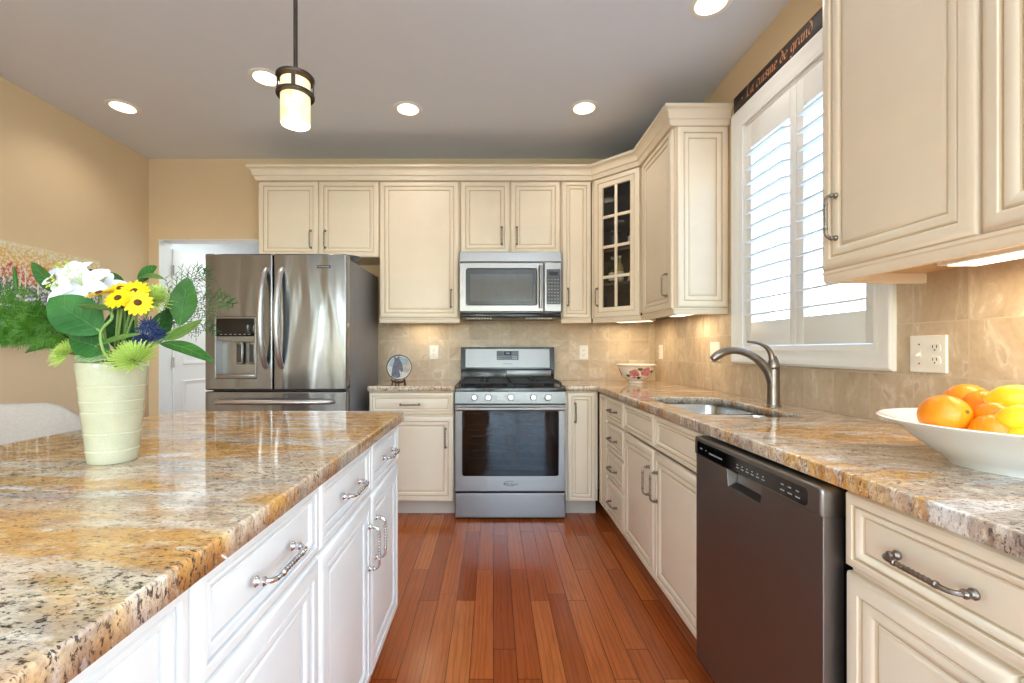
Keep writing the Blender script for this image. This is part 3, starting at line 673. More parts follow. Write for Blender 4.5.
# crown on the wall cabinets
def sweep(mb, path, prof, closed=False):
    n = len(path); loops = []
    for i in range(n):
        p = Vector(path[i])
        if i == 0: d0 = d1 = (Vector(path[1])-p).normalized()
        elif i == n-1: d0 = d1 = (p-Vector(path[i-1])).normalized()
        else: d0 = (p-Vector(path[i-1])).normalized(); d1 = (Vector(path[i+1])-p).normalized()
        n0 = Vector((d0.y, -d0.x)); n1 = Vector((d1.y, -d1.x)); m = n0+n1; m = m/(1+n0.dot(n1))
        loops.append([(p.x+m.x*u, p.y+m.y*u, z) for u, z in prof])
    mb.loft(loops); return mb
cp = [(-0.0195, 2.4532), (0.012, 2.4532), (0.015, 2.462), (0.020, 2.472), (0.0205, 2.481), (0.026, 2.484)]
for k in range(7):
    a = PI/2*k/6; cp.append((0.030+0.026*(1-math.cos(a)), 2.488+0.048*math.sin(a)))
cp += [(0.060, 2.540), (0.060, 2.556), (-0.0195, 2.556)]
path = [(-1.797, 3.695), (-1.797, UY), (0.752, UY), (UX, 3.09), (UX, 2.552), (1.355, 2.552)]
mb = MB(); sweep(mb, path, cp); o = mb.build('cabinet_crown', 'cream'); tag(o, 'cream crown moulding along the top of the wall cabinets from fridge to window', 'crown moulding')

# ------------------------------------------------------------------ countertops
CZ0, CZ1 = 0.879, 0.914
mb = MB(); slab(mb, rpoly(rect(-1.288, -0.360, 0.10, 1.805), [0.02, 0.02, 0.03, 0.03]), [], CZ0, CZ1, 0.0045)
o = weld(mb.build('island_countertop', 'granite_i')); tag(o, 'polished gold and grey granite slab on the white island', 'countertop')
mb = MB(); slab(mb, rpoly(rect(-0.872, -0.268, 3.048, 3.69), [0.012, 0, 0, 0]), [], CZ0, CZ1, 0.006)
o = weld(mb.build('countertop', 'granite_c')); tag(o, 'short granite counter between refrigerator and range', 'countertop')
outer = [(0.4985, 3.048), (0.712, 3.048), (0.712, 0.31), (1.350, 0.31), (1.350, 3.69), (0.4985, 3.69)]
SX0, SX1, SY0, SY1 = 0.802, 1.165, 1.63, 2.338
mb = MB(); slab(mb, [Vector(p) for p in outer], [rpoly(rect(SX0, SX1, SY0, SY1), 0.085, 8)], CZ0, CZ1, 0.006, hole_r=True)
o = weld(mb.build('countertop', 'granite_c')); tag(o, 'long L-shaped granite counter holding the sink and the fruit bowl', 'countertop')

# ------------------------------------------------------------------ sink and faucet
sk = thing('sink', 'double-bowl stainless undermount sink in the right-hand granite counter', 'sink', (1.0, 1.99, 0.66))
def bowl(y0, y1):
    b = MB(); L = []
    def lp(ins, z): return [(p.x-1.0, p.y-1.99, z-0.66) for p in rpoly(rect(SX0-0.012+ins, SX1+0.012-ins, y0+ins, y1-ins), 0.055, 6)]
    for ins, z in ((-0.0, 0.8785), (0.002, 0.872), (0.006, 0.72), (0.012, 0.69), (0.03, 0.674), (0.05, 0.671)): L.append(lp(ins, z))
    b.loft(L, 0, False, True)
    # outer shell
    L2 = [lp(-0.0, 0.8785), lp(-0.004, 0.8785), lp(-0.002, 0.70), lp(0.03, 0.668)]
    b.loft(L2, 0, False, True)
    o = b.build('bowl', 'sink', sk)
    d = MB(); d.lathe([(0, 0.0), (0.03, 0.0), (0.036, 0.003), (0.043, 0.004), (0.044, 0.001), (0.044, -0.0)], 24, (0.0, (y0+y1)/2-1.99, 0.0115)); d.build('drain', 'chrome', o)
bowl(1.958, 2.352); bowl(1.616, 1.924)
mb = MB(); mb.box(SX0-1.0-0.012, SX1-1.0+0.012, 1.924-1.99+0.0045, 1.958-1.99-0.0045, 0.19, 0.2165, 0, 0.010); mb.build('divider', 'sink', sk)

fc = thing('faucet', 'brushed nickel single-lever faucet behind the sink', 'faucet', (1.235, 1.95, CZ1))
mb = MB(); mb.lathe([(0, 0), (0.031, 0), (0.031, 0.004), (0.027, 0.008), (0.0255, 0.02), (0.0245, 0.10), (0.0245, 0.165), (0.022, 0.168), (0, 0.168)], 28); mb.build('body', 'nickel', fc)
mb = MB()
sp = []; rr = []
ctrl = [(-0.006, 0.0, 0.105), (-0.03, 0.002, 0.158), (-0.075, 0.003, 0.203), (-0.13, 0.004, 0.232), (-0.185, 0.004, 0.245), (-0.23, 0.004, 0.244), (-0.262, 0.004, 0.236)]
ctrl = [(a*0.86, b, c) for a, b, c in ctrl]
def catmull(p, n=6):
    p = [Vector(q) for q in p]; out = []
    for i in range(len(p)-1):
        a = p[max(i-1, 0)]; b = p[i]; c_ = p[i+1]; d = p[min(i+2, len(p)-1)]
        for k in range(n):
            t_ = k/n; out.append(0.5*((2*b)+(-a+c_)*t_+(2*a-5*b+4*c_-d)*t_*t_+(-a+3*b-3*c_+d)*t_**3))
    out.append(p[-1]); return out
pts = catmull(ctrl); n_ = len(pts)
mb.tube(pts, [0.021-0.006*min(1, i/(n_*0.55)) for i in range(n_)], 18); mb.build('spout', 'nickel', fc)
mb = MB(); e = pts[-1]; d = (pts[-1]-pts[-4]).normalized()
hp = [pts[-9]+Vector((0, 0, 0.0)), pts[-5], pts[-1], e+d*0.025+Vector((0, 0, -0.006)), e+d*0.045+Vector((0, 0, -0.014))]
mb.tube(hp, [0.0155, 0.0175, 0.019, 0.019, 0.015], 18); mb.build('spray_head', 'nickel', fc)
mb = MB(); mb.lathe([(0, 0.169), (0.0245, 0.169), (0.0255, 0.175), (0.024, 0.188), (0.018, 0.205), (0.011, 0.222), (0, 0.226)], 24)
lv = catmull([(-0.004, 0, 0.195), (-0.012, 0, 0.232), (-0.034, 0, 0.262), (-0.072, 0, 0.280), (-0.115, 0, 0.285)])
mb.tube(lv, [0.014-0.0095*i/(len(lv)-1) for i in range(len(lv))], 12, flat=1.0); mb.build('lever', 'nickel', fc)

# ------------------------------------------------------------------ range
def plate_xz(mb, outer, holes, y_back, y_front, r=0.0, mi=0):
    """plate standing in the xz plane, eased on the -y side"""
    return slab(mb, outer, holes, -y_back, -y_front, r, lambda u, v, w: (u, -w, v), mi)
def text(name, s, size, parent, loc, rot, mname, extrude=0.0003, align='CENTER', shear=0.0):
    cu = bpy.data.curves.new(name, 'FONT'); cu.body = s; cu.size = size; cu.extrude = extrude; cu.align_x = align; cu.align_y = 'CENTER'; cu.shear = shear
    cu.materials.append(M[mname]); tmp = bpy.data.objects.new(name, cu); C.objects.link(tmp); bpy.context.view_layer.update()
    me = bpy.data.meshes.new_from_object(tmp.evaluated_get(bpy.context.evaluated_depsgraph_get())); bpy.data.objects.remove(tmp); return link(name, me, parent, loc, rot)
def make_range():
    W_ = 0.757
    o = thing('gas_range', 'stainless gas range with black cooktop between the base cabinets', 'range', (-0.2635, 3.025, 0))
    mb = MB()   # hollow oven box
    y0, y1 = 0.046, 0.645
    mb.box(0.002, 0.05, y0, y1, 0.012, 0.876); mb.box(W_-0.05, W_-0.002, y0, y1, 0.012, 0.876); mb.box(0.05, W_-0.05, y0, y1, 0.012, 0.22); mb.box(0.05, W_-0.05, y0, y1, 0.775, 0.876); mb.box(0.05, W_-0.05, y1-0.06, y1, 0.22, 0.775)
    b = mb.build('body', 'oven_in', o)
    for z in (0.40, 0.56):
        r = MB()
        for k in range(12): x = 0.07+k*(W_-0.14)/11; r.tube([(x, 0.08, z), (x, 0.56, z)], 0.0022, 6)
        for y in (0.08, 0.32, 0.56): r.tube([(0.055, y, z+0.002), (W_-0.055, y, z+0.002)], 0.0035, 6)
        r.build('oven_rack', 'chrome', o)
    mb = MB()
    for x in (0.04, W_-0.07):
        for y in (0.08, 0.56): mb.lathe([(0, 0), (0.016, 0), (0.016, 0.012), (0, 0.012)], 12, (x+0.015, y, 0))
    mb.build('foot', 'black', o)
    mb = MB(); plate_xz(mb, rpoly(rect(0, W_, 0.014, 0.183), 0.004), [], 0.045, 0.0, 0.005); mb.build('storage_drawer', 'steel', o)
    # oven door
    mb = MB(); plate_xz(mb, rpoly(rect(0, W_, 0.194, 0.786), 0.004), [rpoly(rect(0.049, 0.709, 0.298, 0.752), 0.018)], 0.040, 0.002, 0.004)
    d = mb.build('oven_door', 'steel', o)
    mb = MB(); plate_xz(mb, rpoly(rect(0.0495, 0.7085, 0.2985, 0.7515), 0.018), [rpoly(rect(0.092, 0.664, 0.338, 0.71), 0.012)], 0.016, 0.008); mb.build('window_border', 'blackglass', d)
    mb = MB(); mb.box(0.05, 0.708, 0.0055, 0.0075, 0.30, 0.75); mb.build('window', 'ovenglass', d)
    mb = MB(); mb.tube([(0.012, -0.043, 0.766), (W_/2, -0.045, 0.766), (W_-0.012, -0.043, 0.766)], 0.0165, 16, flat=0.8)
    for x in (0.035, W_-0.035): mb.box(x-0.014, x+0.014, -0.04, 0.002, 0.756, 0.776, 0, 0.003)
    mb.build('handle', 'steel', d)
    text('logo', 'Whirlpool', 0.024, d, (W_/2, 0.0015, 0.245), (PI/2, 0, 0), 'keypad', shear=0.25)
    mb = MB(); c_ = [(0.378+0.042*math.cos(a), 0.001, 0.249+0.016*math.sin(a)) for a in [PI*2*k/24 for k in range(4, 22)]]; mb.tube(c_, 0.0014, 6); mb.build('logo_ring', 'keypad', d)
    # control panel, tilted back a little
    mb = MB(); prof = [(0.004, 0.797), (0.004, 0.80), (0.009, 0.876), (0.05, 0.876), (0.05, 0.797)]
    mb.loft([[(x, y, z) for y, z in prof] for x in (0.0, W_)]); cpn = mb.build('control_panel', 'steel_panel', o)
    for px in (474.1, 488.1, 510.9, 533.8, 548.4):
        x = (px-493.5)*3.0/FPX+0.2635
        k = MB(); k.lathe([(0, 0), (0.0235, 0), (0.024, 0.004), (0.0215, 0.007), (0.0200, 0.024), (0.017, 0.029), (0, 0.030)], 24)
        k.box(-0.003, 0.003, -0.019, 0.019, 0.027, 0.034, 0, 0.0015)
        k.xf(Matrix.Translation((x, 0.0062, 0.838)) @ Matrix.Rotation(PI/2-0.066, 4, 'X')); k.build('knob', 'knob', o)
    # cooktop
    mb = MB(); slab(mb, rpoly(rect(-0.003, W_+0.003, 0.0, 0.595), 0.01), [], 0.8775, 0.908, 0.008); mb.build('cooktop', 'black', o)
    for x, y, r in ((0.19, 0.16, 0.045), (0.19, 0.43, 0.036), (0.378, 0.30, 0.04), (0.567, 0.16, 0.05), (0.567, 0.43, 0.032)):
        k = MB(); k.lathe([(0, 0.9085), (r+0.012, 0.9085), (r+0.012, 0.914), (r, 0.917), (r, 0.924), (r*0.92, 0.928), (0, 0.929)], 24, (x, y, 0)); k.build('burner', 'blackmatte', o)
    for x0, x1 in ((0.022, 0.374), (0.383, 0.735)):
        g = MB(); zt0, zt1 = 0.931, 0.943; ya, yb = 0.03, 0.56
        for x in (x0, x1-0.012): g.box(x, x+0.012, ya, yb, zt0, zt1, 0, 0.003)
        for y in (ya, yb-0.012, (ya+yb)/2-0.006): g.box(x0, x1, y, y+0.012, zt0, zt1, 0, 0.003)
        for cy in (0.16, 0.43):
            cx = (x0+x1)/2
            g.box(x0, cx-0.03, cy-0.005, cy+0.005, zt0, zt1+0.002, 0, 0.003); g.box(cx+0.03, x1, cy-0.005, cy+0.005, zt0, zt1+0.002, 0, 0.003)
            g.box(cx-0.005, cx+0.005, cy-0.125, cy-0.03, zt0, zt1+0.002, 0, 0.003); g.box(cx-0.005, cx+0.005, cy+0.03, cy+0.125, zt0, zt1+0.002, 0, 0.003)
        for x in (x0+0.006, x1-0.006):
            for y in (ya+0.006, yb-0.006): g.box(x-0.006, x+0.006, y-0.006, y+0.006, 0.9085, zt0+0.002)
        g.build('grate', 'blackmatte', o)
    # backguard
    bx0, bx1 = -0.004, 0.761
    mb = MB(); mb.box(bx0, bx1, 0.60, 0.655, 0.877, 1.005, 0, 0.004); mb.build('riser', 'black', o)
    mb = MB(); mb.box(0.37, 0.735, 0.594, 0.5995, 0.945, 0.998, 0, 0.002); mb.build('riser_plate', 'steel_panel', o)
    mb = MB()
    mb.loft([[(x, y, z) for y, z in ((0.575, 1.008), (0.592, 1.188), (0.655, 1.188), (0.655, 1.006))] for x in (bx0, bx1)])
    bg = mb.build('backguard', 'black', o)
    mb = MB(); n = Vector((0, -0.18, 0.017)).normalized()
    mb.loft([[(x, y, z) for y, z in ((0.5735, 1.022), (0.5875, 1.172), (0.592, 1.172), (0.578, 1.022))] for x in (0.036, 0.720)]); mb.build('steel_face', 'steel_panel', bg)
    mb = MB(); mb.loft([[(x, y, z) for y, z in ((0.5775, 1.083), (0.5845, 1.157), (0.588, 1.157), (0.581, 1.083))] for x in (0.290, 0.468)]); dp = mb.build('keypad', 'keypad', bg)
    mb = MB(); mb.loft([[(x, y, z) for y, z in ((0.5805, 1.122), (0.5833, 1.152), (0.586, 1.152), (0.583, 1.122))] for x in (0.350, 0.408)]); mb.build('display_window', 'blackglass', dp)
    text('clock_digits', '10:30', 0.016, dp, (0.379, 0.5812, 1.137), (PI/2-0.09, 0, 0), 'display')
    text('logo', 'Whirlpool', 0.018, bg, (0.378, 0.5742, 1.053), (PI/2-0.09, 0, 0), 'keypad', shear=0.2)
    mb = MB()
    for r_ in range(2):
        for c_ in range(3):
            for sx in (0.300, 0.418): mb.box(sx+c_*0.014, sx+c_*0.014+0.008, 0.5776+0.0935*0.012*r_, 0.582, 1.094+r_*0.013, 1.098+r_*0.013)
    mb.build('key_print', 'keymark', dp)
    return o
make_range()

# ------------------------------------------------------------------ microwave
def make_microwave():
    W_ = 0.759; H_ = 0.455; o = thing('microwave', 'stainless over-the-range microwave under the short wall cabinet', 'microwave', (-0.2535, 3.275, 1.440))
    mb = MB(); mb.box(0.003, W_-0.003, 0.03, 0.41, 0.0, H_, 0, 0.003); mb.build('body', 'steelm', o)
    mb = MB(); mb.box(0.004, W_-0.004, 0.006, 0.40, -0.036, -0.0008, 0, 0.008); b = mb.build('underside', 'black', o)
    mb = MB()
    for x in (0.05, 0.50):
        for k in range(9): mb.box(x+k*0.022, x+k*0.022+0.014, 0.02, 0.12, -0.041, -0.0365)
    mb.build('grease_filter', 'steelm', b)
    mb = MB(); plate_xz(mb, rpoly(rect(0, W_, 0.378, H_-0.003), 0.006), [], 0.03, 0.0, 0.004); tv = mb.build('top_grille', 'steel', o)
    text('logo', 'Whirlpool', 0.017, tv, (W_/2, -0.0008, 0.40), (PI/2, 0, 0), 'keymark', shear=0.2)
    mb = MB(); plate_xz(mb, rpoly(rect(0, 0.625, 0.006, 0.373), 0.006), [rpoly(rect(0.052, 0.575, 0.058, 0.326), 0.015)], 0.029, -0.004, 0.006); d = mb.build('door', 'steel', o)
    mb = MB(); plate_xz(mb, rpoly(rect(0.0525, 0.5745, 0.0585, 0.3255), 0.015), [], 0.012, 0.004, 0.002); w = mb.build('window', 'keypad', d)
    mb = MB(); plate_xz(mb, rpoly(rect(0.080, 0.546, 0.086, 0.288), 0.008), [], 0.0038, 0.0032); mb.build('window_mesh', 'greyglass', w)
    mb = MB(); mb.tube([(0.600, -0.032, 0.035), (0.600, -0.036, 0.19), (0.600, -0.032, 0.345)], 0.0125, 14)
    for z in (0.05, 0.33): mb.box(0.592, 0.608, -0.03, -0.002, z-0.008, z+0.008, 0, 0.002)
    mb.build('handle', 'steel', d)
    mb = MB(); plate_xz(mb, rpoly(rect(0.629, W_, 0.006, 0.373), 0.006), [], 0.029, -0.004, 0.006); c_ = mb.build('control_panel', 'steel', o)
    mb = MB(); plate_xz(mb, rpoly(rect(0.646, 0.750, 0.062, 0.322), 0.008), [], -0.0035, -0.006); kp = mb.build('keypad', 'keypad', c_)
    mb = MB(); mb.box(0.668, 0.728, -0.0072, -0.006, 0.276, 0.305); mb.build('display_window', 'blackglass', kp)
    mb = MB()
    for r in range(8):
        for k in range(4): mb.box(0.657+k*0.022, 0.657+k*0.022+0.012, -0.0068, -0.006, 0.075+r*0.024, 0.079+r*0.024)
    mb.build('key_print', 'keymark', kp)
make_microwave()

# ------------------------------------------------------------------ refrigerator
def make_fridge():
    W_ = 0.908; HT = 1.782; o = thing('refrigerator', 'stainless french-door refrigerator with a water dispenser in its left door', 'refrigerator', (-1.852, 2.835, 0))
    mb = MB(); mb.box(0.006, W_-0.006, 0.075, 0.80, 0.05, HT-0.02, 0, 0.004); mb.build('body', 'fridge_side', o)
    mb = MB(); mb.box(0.02, W_-0.02, 0.10, 0.78, 0.0, 0.0495); mb.build('base_grille', 'black', o)
    xm = 0.4375
    dz0, dz1 = 0.905, HT
    # left door with the dispenser niche
    hx0, hx1, hz0, hz1 = 0.070, 0.327, 0.986, 1.370
    mb = MB(); plate_xz(mb, rpoly(rect(0, xm-0.003, dz0, dz1), 0.010), [rpoly(rect(hx0, hx1, hz0, hz1), 0.006)], 0.070, 0.0, 0.010); d = mb.build('left_door', 'steelv', o)
    n = MB(); t_ = 0.004
    n.box(hx0+0.001, hx1-0.001, 0.060, 0.064, hz0+0.001, 1.25); n.box(hx0+0.0005, hx0+t_, 0.002, 0.06, hz0+0.001, 1.25); n.box(hx1-t_, hx1-0.0005, 0.002, 0.06, hz0+0.001, 1.25); n.box(hx0+0.001, hx1-0.001, -0.006, 0.06, hz0+0.0005, hz0+0.022, 0, 0.003)
    n.box(hx0+t_, hx1-t_, 0.008, 0.06, 1.222, 1.25)
    nb = n.build('dispenser_niche', 'steel', d)
    f = MB(); plate_xz(f, rpoly(rect(hx0-0.006, hx1+0.006, hz0-0.006, hz1+0.006), 0.008), [rpoly(rect(hx0+0.006, hx1-0.006, hz0+0.004, hz1-0.006), 0.006)], 0.001, -0.008, 0.003); f.build('dispenser_frame', 'steelm', d)
    f = MB(); f.box(hx0+0.006, hx1-0.006, -0.004, 0.02, 1.2515, hz1-0.006, 0, 0.003); ds = f.build('dispenser_display', 'blackglass', d)
    f = MB()
    for k in range(7): f.box(hx0+0.03+k*0.03, hx0+0.045+k*0.03, -0.0048, -0.004, 1.262, 1.265)
    f.build('key_print', 'keymark', ds)
    for x in (0.205, 0.285):
        f = MB(); f.box(x-0.021, x+0.021, 0.028, 0.042, 1.07, 1.215, 0, 0.004); f.box(x-0.014, x+0.014, 0.0265, 0.03, 1.085, 1.20, 1); f.build('paddle', ['steelm', 'keypad'], nb)
    mb = MB(); plate_xz(mb, rpoly(rect(xm+0.003, W_, dz0, dz1), 0.010), [], 0.070, 0.0, 0.010); d2 = mb.build('right_door', 'steelv', o)
    bd = MB(); bd.box(0.722, 0.806, -0.003, 0.0008, 1.688, 1.706, 0, 0.002); bd = bd.build('badge', 'keypad', d2)
    bp = MB()
    for k in range(9): bp.box(0.729+k*0.008, 0.7335+k*0.008, -0.0036, -0.003, 1.693, 1.701)
    bp.build('badge_lettering', 'keymark', bd)
    mb = MB(); plate_xz(mb, rpoly(rect(0, W_, 0.06, dz0-0.008), 0.010), [], 0.070, 0.0, 0.010); fd = mb.build('freezer_drawer', 'steelv', o)
    def bow(pts, rad, par):
        m = MB(); q = catmull(pts, 8); m.tube(q, [rad*(0.8+0.2*math.sin(PI*i/(len(q)-1))) for i in range(len(q))], 14)
        m.build('handle', 'satin', par)
    for x, s, par in ((xm-0.043, -1, d), (xm+0.058, 1, d2)):
        bow([(x, 0.004, 1.05), (x-s*0.006 if 0 else x, -0.028, 1.09), (x, -0.062, 1.20), (x, -0.078, 1.36), (x, -0.062, 1.53), (x, -0.028, 1.645), (x, 0.004, 1.685)], 0.0185, par)
    bow([(0.075, 0.004, 0.832), (0.11, -0.03, 0.832), (0.25, -0.052, 0.834), (0.454, -0.06, 0.834), (0.66, -0.052, 0.834), (0.79, -0.03, 0.832), (0.825, 0.004, 0.832)], 0.017, fd)
    for x in (0.05, W_-0.10):
        h = MB(); h.box(x, x+0.06, 0.08, 0.2, HT-0.0195, HT-0.001, 0, 0.005); h.build('hinge_cover', 'fridge_side', o)
make_fridge()
mb = MB()
mb.xf(Matrix.Identity(4)); mb.lathe([(0.0, 0.0), (0.045, 0.0), (0.085, 0.035), (0.09, 0.05), (0.086, 0.05), (0.08, 0.036), (0.042, 0.006), (0, 0.006)], 28, (-1.02, 3.1, 1.7635))
o = mb.build('serving_bowl', 'greyglass'); tag(o, 'grey glass bowl on top of the refrigerator at its right edge', 'bowl')

# ------------------------------------------------------------------ dishwasher
def make_dishwasher():
    o = thing('dishwasher', 'dark stainless dishwasher with a black control strip, right of the sink cabinet', 'dishwasher', (0.705, 1.537, 0), R90)
    W_ = 0.592
    mb = MB(); mb.box(0.004, W_-0.004, 0.045, 0.62, 0.075, 0.868); mb.build('tub', 'black', o)
    mb = MB(); mb.box(0.01, W_-0.01, 0.09, 0.105, 0.0, 0.1); mb.build('toe_kick', 'black', o)
    px0, px1, pz0, pz1 = 0.20, 0.375, 0.752, 0.8035
    mb = MB(); plate_xz(mb, [Vector(p) for p in ((0, 0.100), (W_, 0.100), (W_, 0.8035), (px1, 0.8035), (px1-0.008, pz0), (px0+0.008, pz0), (px0, 0.8035), (0, 0.8035))], [], 0.044, 0.0, 0.0025); d = mb.build('door', 'steeld', o)
    mb = MB(); mb.loft([[(x, y, z) for y, z in ((0.002, pz0+0.001), (0.028, pz0+0.012), (0.030, 0.8035), (0.034, 0.8035), (0.034, pz0-0.002), (0.002, pz0-0.002))] for x in (px0+0.009, px1-0.009)]); mb.build('pocket_handle', 'steel', d)
    mb = MB(); plate_xz(mb, rpoly(rect(-0.002, W_+0.002, 0.804, 0.866), [0.002, 0.002, 0.012, 0.012]), [], 0.046, -0.005, 0.006); c_ = mb.build('control_panel', 'steelm', o)
    mb = MB(); plate_xz(mb, rpoly(rect(0.022, 0.552, 0.811, 0.851), [0.003, 0.012, 0.012, 0.003]), [], -0.004, -0.0062); s = mb.build('control_strip', 'blackglass', c_)
    mb = MB()
    for x, w in ((0.045, 0.012), (0.08, 0.006)): mb.box(x, x+w, -0.0068, -0.0062, 0.829, 0.832)
    for k in range(7): mb.box(0.105+k*0.012, 0.113+k*0.012, -0.0068, -0.0062, 0.824, 0.829)
    for k in range(6): mb.box(0.265+k*0.024, 0.278+k*0.024, -0.0068, -0.0062, 0.823, 0.826); mb.box(0.268+k*0.024, 0.274+k*0.024, -0.0068, -0.0062, 0.831, 0.834)
    for k in range(3): mb.box(0.46+k*0.027, 0.475+k*0.027, -0.0068, -0.0062, 0.821, 0.824); mb.box(0.462+k*0.027, 0.472+k*0.027, -0.0068, -0.0062, 0.835, 0.838)
    mb.build('key_print', 'keymark', s)
make_dishwasher()

# ------------------------------------------------------------------ window, shutters, sign
win = struct('window_1', MB().box(XR+0.10, XR+0.115, WY0, WY1, WZ0, WZ0+0.045).box(XR+0.10, XR+0.115, WY0, WY1, WZ1-0.045, WZ1).box(XR+0.10, XR+0.115, WY0, WY0+0.045, WZ0, WZ1).box(XR+0.10, XR+0.115, WY1-0.045, WY1, WZ0, WZ1), 'trim')
g = MB(); g.box(XR+0.105, XR+0.108, WY0, WY1, WZ0, WZ1); g.build('pane', 'glass', win)
mb = MB()   # reveal lining
mb.box(XR, XR+0.14, WY0, WY0+0.006, WZ0, WZ1); mb.box(XR, XR+0.14, WY1-0.006, WY1, WZ0, WZ1); mb.box(XR, XR+0.14, WY0, WY1, WZ0, WZ0+0.006); mb.box(XR, XR+0.14, WY0, WY1, WZ1-0.006, WZ1)
mb.build('window_reveal', 'trim', win)
# picture-frame casing: mitred profile swept round the opening
mb = MB(); prof = [(0.0, 0.0), (0.0, 0.020), (0.010, 0.026), (0.022, 0.024), (0.030, 0.018), (0.062, 0.013), (0.070, 0.016), (0.080, 0.012), (0.090, 0.010), (0.090, 0.0)]
loops = []
for ins, dpt in prof:
    y0, y1, z0, z1 = 1.482+ins, 2.490-ins, 1.090+ins, 2.475-ins
    loops.append([(XR-dpt-0.0005, y0, z0), (XR-dpt-0.0005, y1, z0), (XR-dpt-0.0005, y1, z1), (XR-dpt-0.0005, y0, z1)])
mb.loft(loops+[loops[0]], 0, False, False); o = struct('trim_2', mb, 'trim')
sh = thing('plantation_shutters', 'white plantation shutters in the window over the sink', 'shutters', (XR+0.006, 2.02, WZ0+0.007))
def bx(m, y0, y1, z0, z1, x0=-0.004, x1=0.026, bev=0.003): m.box(x0, x1, y0-2.02, y1-2.02, z0-WZ0-0.007, z1-WZ0-0.007, 0, bev)
m = MB()
fy0, fy1, fz0, fz1 = WY0+0.0065, WY1-0.0065, WZ0+0.0075, WZ1-0.0075
bx(m, fy1-0.010, fy1, fz0, fz1, -0.006, 0.03); bx(m, fy0, fy0+0.010, fz0, fz1, -0.006, 0.03); bx(m, fy0+0.010, fy1-0.010, fz0, fz0+0.012, -0.006, 0.03); bx(m, fy0+0.010, fy1-0.010, fz1-0.02, fz1, -0.006, 0.03)
m.build('shutter_frame', 'trim', sh)
lv_z0, lv_z1 = 1.313, 2.235
for ya, yb in ((fy1-0.012, 1.9905), (1.9875, fy0+0.012)):
    m = MB(); st = 0.045; z0, z1 = fz0+0.014, fz1-0.022
    bx(m, ya-st, ya, z0, z1); bx(m, yb, yb+st, z0, z1); bx(m, yb+st, ya-st, z0, lv_z0-0.004); bx(m, yb+st, ya-st, lv_z1, z1)
    pn = m.build('shutter_panel', 'trim', sh)
    n = 12; sp_ = (lv_z1-lv_z0)/n; cw = 0.042
    for k in range(n):
        zc = lv_z0+sp_*(k+0.5); lm = MB(); th = math.radians(10)      # nearly flat, room edge a little low
        prof = []
        for u, v in ((-1, 0.6), (-1, -0.6), (-0.9, -0.95), (0.9, -0.95), (1, -0.6), (1, 0.6), (0.9, 0.95), (-0.9, 0.95)):
            u *= 0.044; v *= 0.0052
            prof.append((0.003+u*math.cos(th)-v*math.sin(th), zc+u*math.sin(th)+v*math.cos(th)-WZ0-0.007))
        lm.loft([[(x, y-2.02, z) for x, z in prof] for y in (yb+st+0.002, ya-st-0.002)]); lm.build('louver', 'louver', pn)
    tr = MB(); yc = (ya+yb)/2
